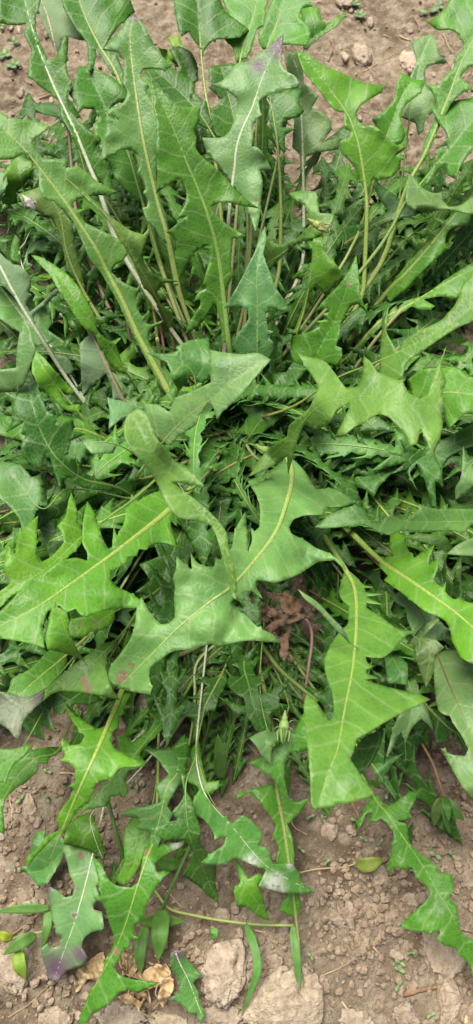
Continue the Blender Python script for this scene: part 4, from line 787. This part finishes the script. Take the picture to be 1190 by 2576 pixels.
for p, wd in (([(1116, 2008, 3.2), (1100, 2040, 3), (1092, 2080, 2)], 30), ([(1118, 2010, 3.2), (1130, 2060, 3), (1132, 2098, 2)], 32), ([(1120, 2008, 3.2), (1145, 2040, 3.2), (1168, 2064, 2.4)], 22), ([(1118, 2004, 3.2), (1124, 2030, 4), (1130, 2066, 3.6)], 22)):
    strip(g5, p, wd, tuple(c * rf.uniform(.8, 1.1) for c in GR), 'leaf', .2)
wd_ = empty('broadleaf_weed', G(60, 700), 'bright green soft toothed weed growing under the tall leaves', 'weed')
leaf(wd_, 'O', '90,600 60,480 50,440 45,395', '45,390 82,408 80,438 62,464 42,483 44,512 16,516 0,501 13,488 8,456 16,425', h=(4, 9, 10.5, 11), tint=(.10, .26, .03), rc='g', rw=5, tooth=1.6, ripple=1.6)
leaf(wd_, 'O', '60,620 -5,500 8,440', '-20,430 10,428 18,450 8,490 -20,520', h=(4, 10, 11), tint='p', rc='g', rw=3)
wd2 = empty('broadleaf_weed', G(440, 330), 'yellow green weed leaves glimpsed between the tallest jagged leaves', 'weed')
leaf(wd2, 'A', '920,420 880,330 900,250 880,180', '795,240 850,255 875,262 845,190 900,172 930,245 962,270 940,350 900,335 880,322 830,310', h=(7, 11, 12.5, 13), tint=(.16, .32, .03), rc='g', rw=4)
ANCH = [(720, 2480, 'the broad cracked slab of crust'), (566, 2438, 'the tall wedge of crust'), (365, 2440, 'the shredded dead leaf'), (42, 2432, 'the oval leaved weed'), (1112, 2420, 'the dark twig'), (930, 2170, 'the yellowing weed leaf'),
        (860, 2030, 'the big hanging leaf tip'), (1125, 2040, 'the pink stemmed sprout'), (740, 2240, 'the tan ribbed leaf'), (500, 2310, 'the pale grass runner'), (200, 2340, 'the purple tipped leaf'), (1060, 2240, 'the long jagged leaf over open soil'),
        (80, 1980, 'the narrow pale clod'), (220, 1960, 'the bright yellow ribbed leaf'), (550, 1900, 'the lone grass blade'), (700, 1850, 'the green grasshopper'), (880, 2420, 'the bare crumbly middle ground'), (1180, 2200, 'the dark hollow in the soil'), (260, 2540, 'the curled jagged leaf end'),
        (30, 110, 'the round burrow hole'), (100, 250, 'the far leaf gap with dry stems'), (868, 10, 'the flat pinkish clod'), (912, 143, 'the rounded pink tan clod'), (1026, 160, 'the whitish clod'), (1090, 40, 'the round leaved far seedling'), (900, 280, 'the light green far leaf')]
def by(x, y): return min(ANCH, key=lambda a: (a[0] - x)**2 + (a[1] - y)**2)[2]
# tiny seedlings
def seedling(x, y, s, ang, label, group, c=(.20, .31, .13), n=2):
    g = G(x, y); k = mpp(x, y); r = empty('seedling', g, label, 'seedling', group); hh = rf.uniform(.003, .006)
    top = g + Vector((0, 0, hh)); V, F = tube([g - Vector((0, 0, .002)), g + Vector((0, 0, hh * .5)), top], .0005, 5); o = meshobj('stem', V, F, M_STEM); o.color = (.40, .34, .22, 1); attach(o, r)
    for j in range(n):
        a = ang + j * 2 * math.pi / n + rf.uniform(-.2, .2); d = Vector((math.cos(a), math.sin(a), rf.uniform(.1, .4))); e = Vector((-math.sin(a), math.cos(a), 0)); ln = s * k * .85; V = [top]
        for q in range(12):
            b = 2 * math.pi * q / 12; V.append(top + d * (ln * (.62 + .55 * math.cos(b))) + e * (ln * .42 * math.sin(b)) + Vector((0, 0, .0004 * math.cos(2 * b))))
        V[0] = top + d * ln * .62 + Vector((0, 0, -.0003))
        o = meshobj('cotyledon', V, [(0, 1 + q, 1 + (q + 1) % 12) for q in range(12)], M_WEED); f_ = rf.uniform(.8, 1.15); o.color = (c[0] * f_, c[1] * f_, c[2] * f_, 1); attach(o, r)
        s_ = o.modifiers.new('thickness', 'SOLIDIFY'); s_.thickness = .0004
for x, y, s in ((55, 2013, 13), (122, 1943, 12), (123, 2012, 12), (345, 1975, 14), (762, 1913, 13), (770, 1905, 16), (780, 2056, 12), (813, 2062, 12), (972, 1998, 14), (912, 2112, 11), (955, 2120, 11), (757, 2138, 10), (1092, 2152, 17), (1135, 2152, 14),
                (1030, 2396, 12), (1003, 2420, 14), (1003, 2440, 14), (1000, 2478, 15), (1080, 2552, 12), (985, 1878, 14), (893, 2065, 13), (780, 2405, 10), (6, 1900, 11), (820, 2170, 11), (40, 2185, 9), (640, 1790, 10), (600, 1835, 9)):
    seedling(x, y, s, rf.uniform(0, 6.3), 'tiny two leaved seedling sprouting in bare soil by ' + by(x, y), 'seedlings on the front soil')
for x, y, s, n in ((12, 148, 20, 4), (36, 172, 20, 4), (893, 18, 16, 4), (904, 50, 17, 5), (1076, 38, 26, 2), (1105, 22, 16, 3), (38, 118, 16, 3), (6, 75, 14, 3), (1140, 8, 14, 3)):
    seedling(x, y, s, rf.uniform(0, 6.3), ('%s leaved pale seedling on the far soil by ' % {2: 'two', 3: 'three', 4: 'four', 5: 'five'}[n]) + by(x, y), 'seedlings on the far soil', (.17, .28, .12), n)

# ------------------------------------------------------------------ clods, crumbs and straw
ico = {}
for k in (1, 2, 3, 4, 5):
    bm = bmesh.new(); bmesh.ops.create_icosphere(bm, subdivisions=k, radius=1); bm.verts.ensure_lookup_table()
    ico[k] = (np.array([tuple(v.co) for v in bm.verts]), [tuple(v.index for v in f.verts) for f in bm.faces]); bm.free()
def rock(k, r, planes=9, rough=1.0):
    V, F = ico[k]; V = V.copy(); s = r.uniform(0, 99)
    for i, v in enumerate(V):
        q = Vector(v); V[i] = v * (1 + .28 * noise.noise(q * 1.3 + Vector((s, 0, 0))) + rough * (.13 * noise.noise(q * 3.1 + Vector((0, s, 0))) + -.11 * abs(noise.noise(q * 6 + Vector((0, 0, s)))) + .07 * noise.noise(q * 13 + Vector((s, s, 0))) + .05 * noise.noise(q * 29 + Vector((s, 0, s)))))
    for _ in range(planes):
        n = Vector((r.gauss(0, 1), r.gauss(0, 1), r.gauss(0, .8))).normalized(); d = r.uniform(.55, .82); n = np.array(n)
        e = V @ n - d; V[e > 0] -= (e[e > 0] * .72)[:, None] * n
    return V, F
def clod(x, y, wpx, hpx, label, group, k=4, tone=1.0, zs=.5, rough=1.0):
    g = G(x, y); m_ = mpp(x, y); V, F = rock(k, rf, rough=rough); a = rf.uniform(-.25, .25); dp = math.sin(math.radians(63) + math.atan((y - 1288) / FP))
    sx, sy = wpx * .5 * m_ * 1.15, hpx * .5 * m_ * 1.15 / max(.5, dp); V = V * np.array([sx, sy, min(sx, sy) * zs])
    V = V @ np.array([[math.cos(a), math.sin(a), 0], [-math.sin(a), math.cos(a), 0], [0, 0, 1]])
    o = meshobj('soil_clod', V, F, M_CLOD); o.location = g + Vector((0, 0, min(sx, sy) * zs * .22 + .001)); o.color = (tone, tone * rf.uniform(.95, 1), tone * rf.uniform(.9, .98), 1)
    tag(o, label, 'clod', group)
for x, y, a, b, t, lab in ((566, 2438, 112, 160, 1.0, 'tall wedge of pale dry soil crust beside the shredded dead leaf'), (722, 2520, 215, 150, 1.0, 'broad cracked slab of pale dry soil under a hanging grass blade'),
                           (42, 2432, 105, 120, .95, 'big pale clod below the small oval leaved weed'), (1112, 2405, 118, 125, 1.05, 'pale knobbly clod under the jagged leaf end at the twig'), (1128, 2520, 70, 110, 1.0, 'upright pale clod beside the dark dried twig'),
                           (75, 2036, 38, 68, .95, 'narrow pale clod among seedlings by the soil gap'), (912, 143, 48, 48, .95, 'rounded pink tan clod on the open soil behind the clump'), (1026, 160, 48, 42, 1.15, 'whitish clod beside the pale upright leaf behind the clump'),
                           (868, 6, 44, 26, 1.0, 'flat pinkish clod next to the leafy seedlings on the far soil'), (1035, 2265, 52, 30, 1.05, 'small oblong pale clod touching the jagged leaf edge'), (560, 2565, 110, 70, .85, 'brown clod at the foot of the tall crust wedge'),
                           (300, 2555, 120, 70, .85, 'brownish clod below the curled jagged leaf tip'), (830, 2095, 46, 44, .95, 'pale lump below the big hanging leaf tip'), (955, 2205, 50, 52, .95, 'crumbly pale lump beneath the yellowing weed leaf'),
                           (900, 2572, 120, 60, .9, 'flat pale crust piece on the soil near the pale thick straw'), (430, 2575, 100, 50, .95, 'flat grey tan crust piece between the shredded dead leaf and the crust wedge'), (140, 2568, 90, 50, .9, 'low pale crust piece near the long slanting straw'),
                           (690, 2420, 40, 36, .8, 'brown lump between the two hanging grass blades'), (800, 2480, 70, 40, .8, 'low brown crust ridge beside the broad cracked slab'), (1175, 2215, 40, 50, .8, 'brown crumbly lump beside the dark hollow near the long jagged leaf'), (1020, 2555, 66, 50, .85, 'small crust piece below the dark twig')):
    clod(x, y, a, b, lab, None, 5 if a > 60 else 4, t, .50 if a < 100 else .34, 1.9)
big = [(566, 2438, 70), (722, 2520, 120), (42, 2432, 70), (1112, 2405, 70), (1128, 2520, 60)]
def near_clod(rad=1): return G(rf.uniform(0, 1190), rf.uniform(1850, 2576))
for i in range(95):
    x, y = rf.uniform(-10, 1200), rf.uniform(1790, 2600) if rf.random() < .35 else rf.uniform(2150, 2600)
    s = 10 + 30 * rf.random()**2.2
    if any((x - a)**2 + (y - b)**2 < (c + s * .4)**2 for a, b, c in big): continue
    clod(x, y, s * rf.uniform(.8, 1.3), s * rf.uniform(.8, 1.3), ('tiny' if s < 15 else 'small') + ' dry soil lump lying loose by ' + by(x, y), 'loose lumps on the front soil', 3, rf.uniform(.75, 1.1), .7)
for i in range(26):
    x, y = rf.choice([rf.uniform(0, 150), rf.uniform(840, 1190)]), rf.uniform(0, 300)
    s = 8 + 18 * rf.random()**2
    clod(x, y, s * rf.uniform(.8, 1.3), s * rf.uniform(.8, 1.3), ('tiny' if s < 12 else 'small') + ' dry lump on the far soil by ' + by(x, y), 'loose lumps on the far soil', 2, rf.uniform(.75, 1.1), .7)
def crumbs():
    shapes = [rock(1, rf, 5) for _ in range(10)]; Vs, Fs, off = [], [], 0
    def put(x, y, r):
        nonlocal off
        V, F = shapes[rf.randrange(10)]; a = rf.uniform(0, 6.28); c, s = math.cos(a), math.sin(a)
        V = (V * np.array([rf.uniform(.7, 1.2), rf.uniform(.7, 1.2), rf.uniform(.5, .9)]) * r) @ np.array([[c, s, 0], [-s, c, 0], [0, 0, 1]])
        Vs.append(V + np.array([x, y, gz(x, y) + r * .3 + .0009])); Fs.append(np.array(F) + off); off += len(V)
    patches = [(G(rf.uniform(0, 1190), rf.uniform(1900, 2576)), rf.uniform(.012, .04)) for _ in range(16)] + [(G(925, 2275), .022), (G(930, 2320), .018), (G(60, 2220), .03), (G(650, 2450), .02), (G(1180, 2220), .015)]
    for i in range(9500):
        q = rf.random()
        if q < .55: c, sp = patches[rf.randrange(len(patches))]; x, y = rf.gauss(c.x, sp), rf.gauss(c.y, sp)
        elif q < .85: x, y = rf.uniform(-.24, .24), rf.uniform(-.11, .30)
        else: x, y = rf.uniform(-.42, .42), rf.uniform(.5, 1.2)
        put(x, y, .0005 + .0034 * rf.random()**3.4)
    V = np.vstack(Vs); F = np.vstack(Fs); o = meshobj('soil_crumbs', V, F.tolist(), M_CLOD, smooth=False); o.color = (.82, .76, .69, 1)
    tag(o, 'fine dry soil crumbs scattered over the ground', 'soil', kind='stuff')
crumbs()
def straw(p, r, label, group=None, color=(1, 1, 1), cat='straw', name='dry_straw'):
    q = catmull(np.array(p, float), 14); P3 = [G(x, y, .0015) for x, y in q]; m_ = mpp(*q[0])
    V, F = tube(P3, [r * m_ * (1 - .5 * i / 13) * rf.uniform(.8, 1.15) for i in range(14)], 6); o = meshobj(name, V, F, M_STRAW); o.color = (*color, 1); tag(o, label, cat, group)
SF, GF = 'thin dry straw lying on the bare soil in front of the dandelions', 'straws on the front soil'
for p in (((645, 2490), (670, 2465), (698, 2450)), ((808, 2455), (845, 2440), (882, 2420)), ((20, 2560), (80, 2520), (170, 2430)), ((110, 2290), (60, 2330), (20, 2360)), ((725, 2040), (740, 2080), (772, 2100)), ((600, 1960), (612, 1900), (625, 1830)), ((560, 1830), (610, 1860), (650, 1900)),
          ((930, 2370), (950, 2395), (965, 2410)), ((1155, 2335), (1175, 2340), (1195, 2346)), ((975, 2190), (985, 2150), (990, 2110)), ((250, 1850), (240, 1830), (262, 1760)), ((150, 1945), (175, 1945), (195, 1950)), ((700, 2205), (735, 2240), (745, 2270)), ((420, 2240), (450, 2275), (465, 2285)),
          ((640, 2340), (670, 2345), (690, 2340)), ((500, 2540), (540, 2510), (590, 2500)), ((860, 2520), (880, 2545), (900, 2560)), ((20, 2000), (30, 2040), (28, 2080)), ((560, 1895), (600, 1915), (640, 1925)), ((885, 2020), (900, 2050), (905, 2065)), ((300, 2000), (312, 2015), (330, 2005))):
    straw(p, rf.uniform(1.6, 3.6), 'thin dry straw lying on bare soil by ' + by(*p[1]), GF, random.choice([(1, .95, .9), (1.15, 1.1, 1.05), (.7, .6, .5)]))
SB, GB = 'short dry straw on the open soil behind the clump', 'straws on the far soil'
for p in (((825, 155), (838, 120), (830, 100)), ((912, 150), (935, 180), (945, 195)), ((915, 180), (950, 160), (985, 140)), ((1005, 90), (1020, 98), (1034, 102)), ((1115, 85), (1130, 120), (1142, 135)), ((965, 88), (975, 92), (985, 95)), ((890, 300), (905, 280), (925, 285)), ((80, 255), (105, 245), (130, 235)), ((75, 290), (85, 280), (90, 270)), ((1040, 40), (1055, 70), (1050, 80))):
    straw(p, rf.uniform(1.4, 2.6), 'short dry straw on the far soil by ' + by(*p[1]), GB, random.choice([(1, .95, .9), (.6, .5, .45)]))
straw(((1015, 2502), (1060, 2490), (1120, 2478), (1195, 2452)), 7, 'dark dried twig lying against a pale clod', None, (.55, .42, .38), 'twig', 'dry_twig')
straw(((1170, 2575), (1178, 2545), (1195, 2520)), 5, 'pale thick straw end beside the upright clod', None, (1.2, 1.15, .95))

# ------------------------------------------------------------------ insects
def insect(head, tail, h, label, color, legs, wcol, fat=.15, sink=.0):
    a, b = P(*head, h / 100), P(*tail, h / 100); L = (a - b).length; f = (a - b).normalized()
    s = f.cross(Vector((0, 0, 1))).normalized(); u = s.cross(f).normalized(); r = empty('grasshopper', (a + b) / 2, label, 'insect')
    at_ = lambda x, y, z: b + f * (x * L) + s * (y * L) + u * (z * L)
    def loft(name, prof, m, col_, par=None):
        V, F = [], []
        for x, w_, hh, zc in prof:
            for j in range(10):
                q = 2 * math.pi * j / 10; V.append(at_(x, w_ * math.cos(q), zc + hh * math.sin(q)))
        for i in range(len(prof) - 1):
            for j in range(10): F.append((i * 10 + j, i * 10 + (j + 1) % 10, i * 10 + 10 + (j + 1) % 10, i * 10 + 10 + j))
        F.append(tuple(range(10))[::-1]); F.append(tuple((len(prof) - 1) * 10 + j for j in range(10)))
        o = meshobj(name, V, F, m); o.color = (*col_, 1); attach(o, r); return o
    loft('abdomen', [(0, .01, .01, .02), (.08, fat * .45, fat * .45, .03), (.25, fat * .8, fat * .75, .05), (.42, fat, fat * .9, .06)], M_BUG, color)
    loft('thorax', [(.40, fat * .97, fat * .9, .06), (.5, fat * 1.08, fat, .075), (.6, fat * .95, fat * .95, .08), (.68, fat * .75, fat * .8, .08)], M_BUG, tuple(c * 1.1 for c in color))
    loft('head', [(.67, fat * .72, fat * .75, .08), (.76, fat * .6, fat * .62, .09), (.88, fat * .36, fat * .35, .11), (1.0, .012, .012, .13)], M_BUG, color)
    for k in (-1, 1):
        loft('wing', [(.03, .01, .01, .08), (.2, fat * .35, fat * .3, .10), (.45, fat * .42, fat * .3, .13), (.6, fat * .2, fat * .2, .13)] if False else [(.02, .008, .008, fat * .6), (.2, fat * .3, .02, fat * .95), (.42, fat * .4, .02, fat * 1.25), (.58, fat * .15, .015, fat * 1.3)], M_BUG, wcol)
        V, F = ico[2]; o = meshobj('eye', [at_(.78, k * fat * .55, .12) + Vector(v) * L * .028 for v in V], F, M_EYE); attach(o, r)
        def leg(pp, rr, nm='leg'):
            q = [at_(*p) for p in pp]; V, F = tube(q, [x * L for x in rr], 6); o = meshobj(nm, V, F, M_BUG); o.color = (*legs, 1); attach(o, r)
        leg([(.62, k * fat * .8, .03), (.70, k * .20, .07), (.72, k * .24, .03), (.74, k * .36, -.07)], (.016, .016, .014, .008))
        leg([(.52, k * fat * .9, .02), (.47, k * .22, .08), (.44, k * .26, .05), (.36, k * .36, -.07)], (.016, .016, .014, .008))
        leg([(.42, k * fat * .9, .04), (.30, k * .19, .14), (.06, k * .16, .24), (.03, k * .17, .2), (.12, k * .24, .05), (.2, k * .30, -.07)], (.026, .042, .018, .014, .012, .008))
        leg([(.93, k * .02, .12), (1.05, k * .09, .17), (1.18, k * .16, .17)], (.010, .008, .005), 'antenna')
insect((717, 1788), (711, 1872), 8.7, 'pale green pointed headed grasshopper perched on a front leaf', (.22, .36, .10), (.18, .29, .10), (.19, .33, .09))
insect((58, 496), (90, 529), 11.6, 'small whitish grey grasshopper clinging to a leaf edge at the shaded gap', (.52, .50, .46), (.45, .44, .38), (.60, .58, .54), .16)
insect((772, 556), (828, 586), 18.0, 'small yellow tan grasshopper on a leaf held up in the clump', (.26, .29, .08), (.30, .27, .12), (.27, .30, .07), .15)
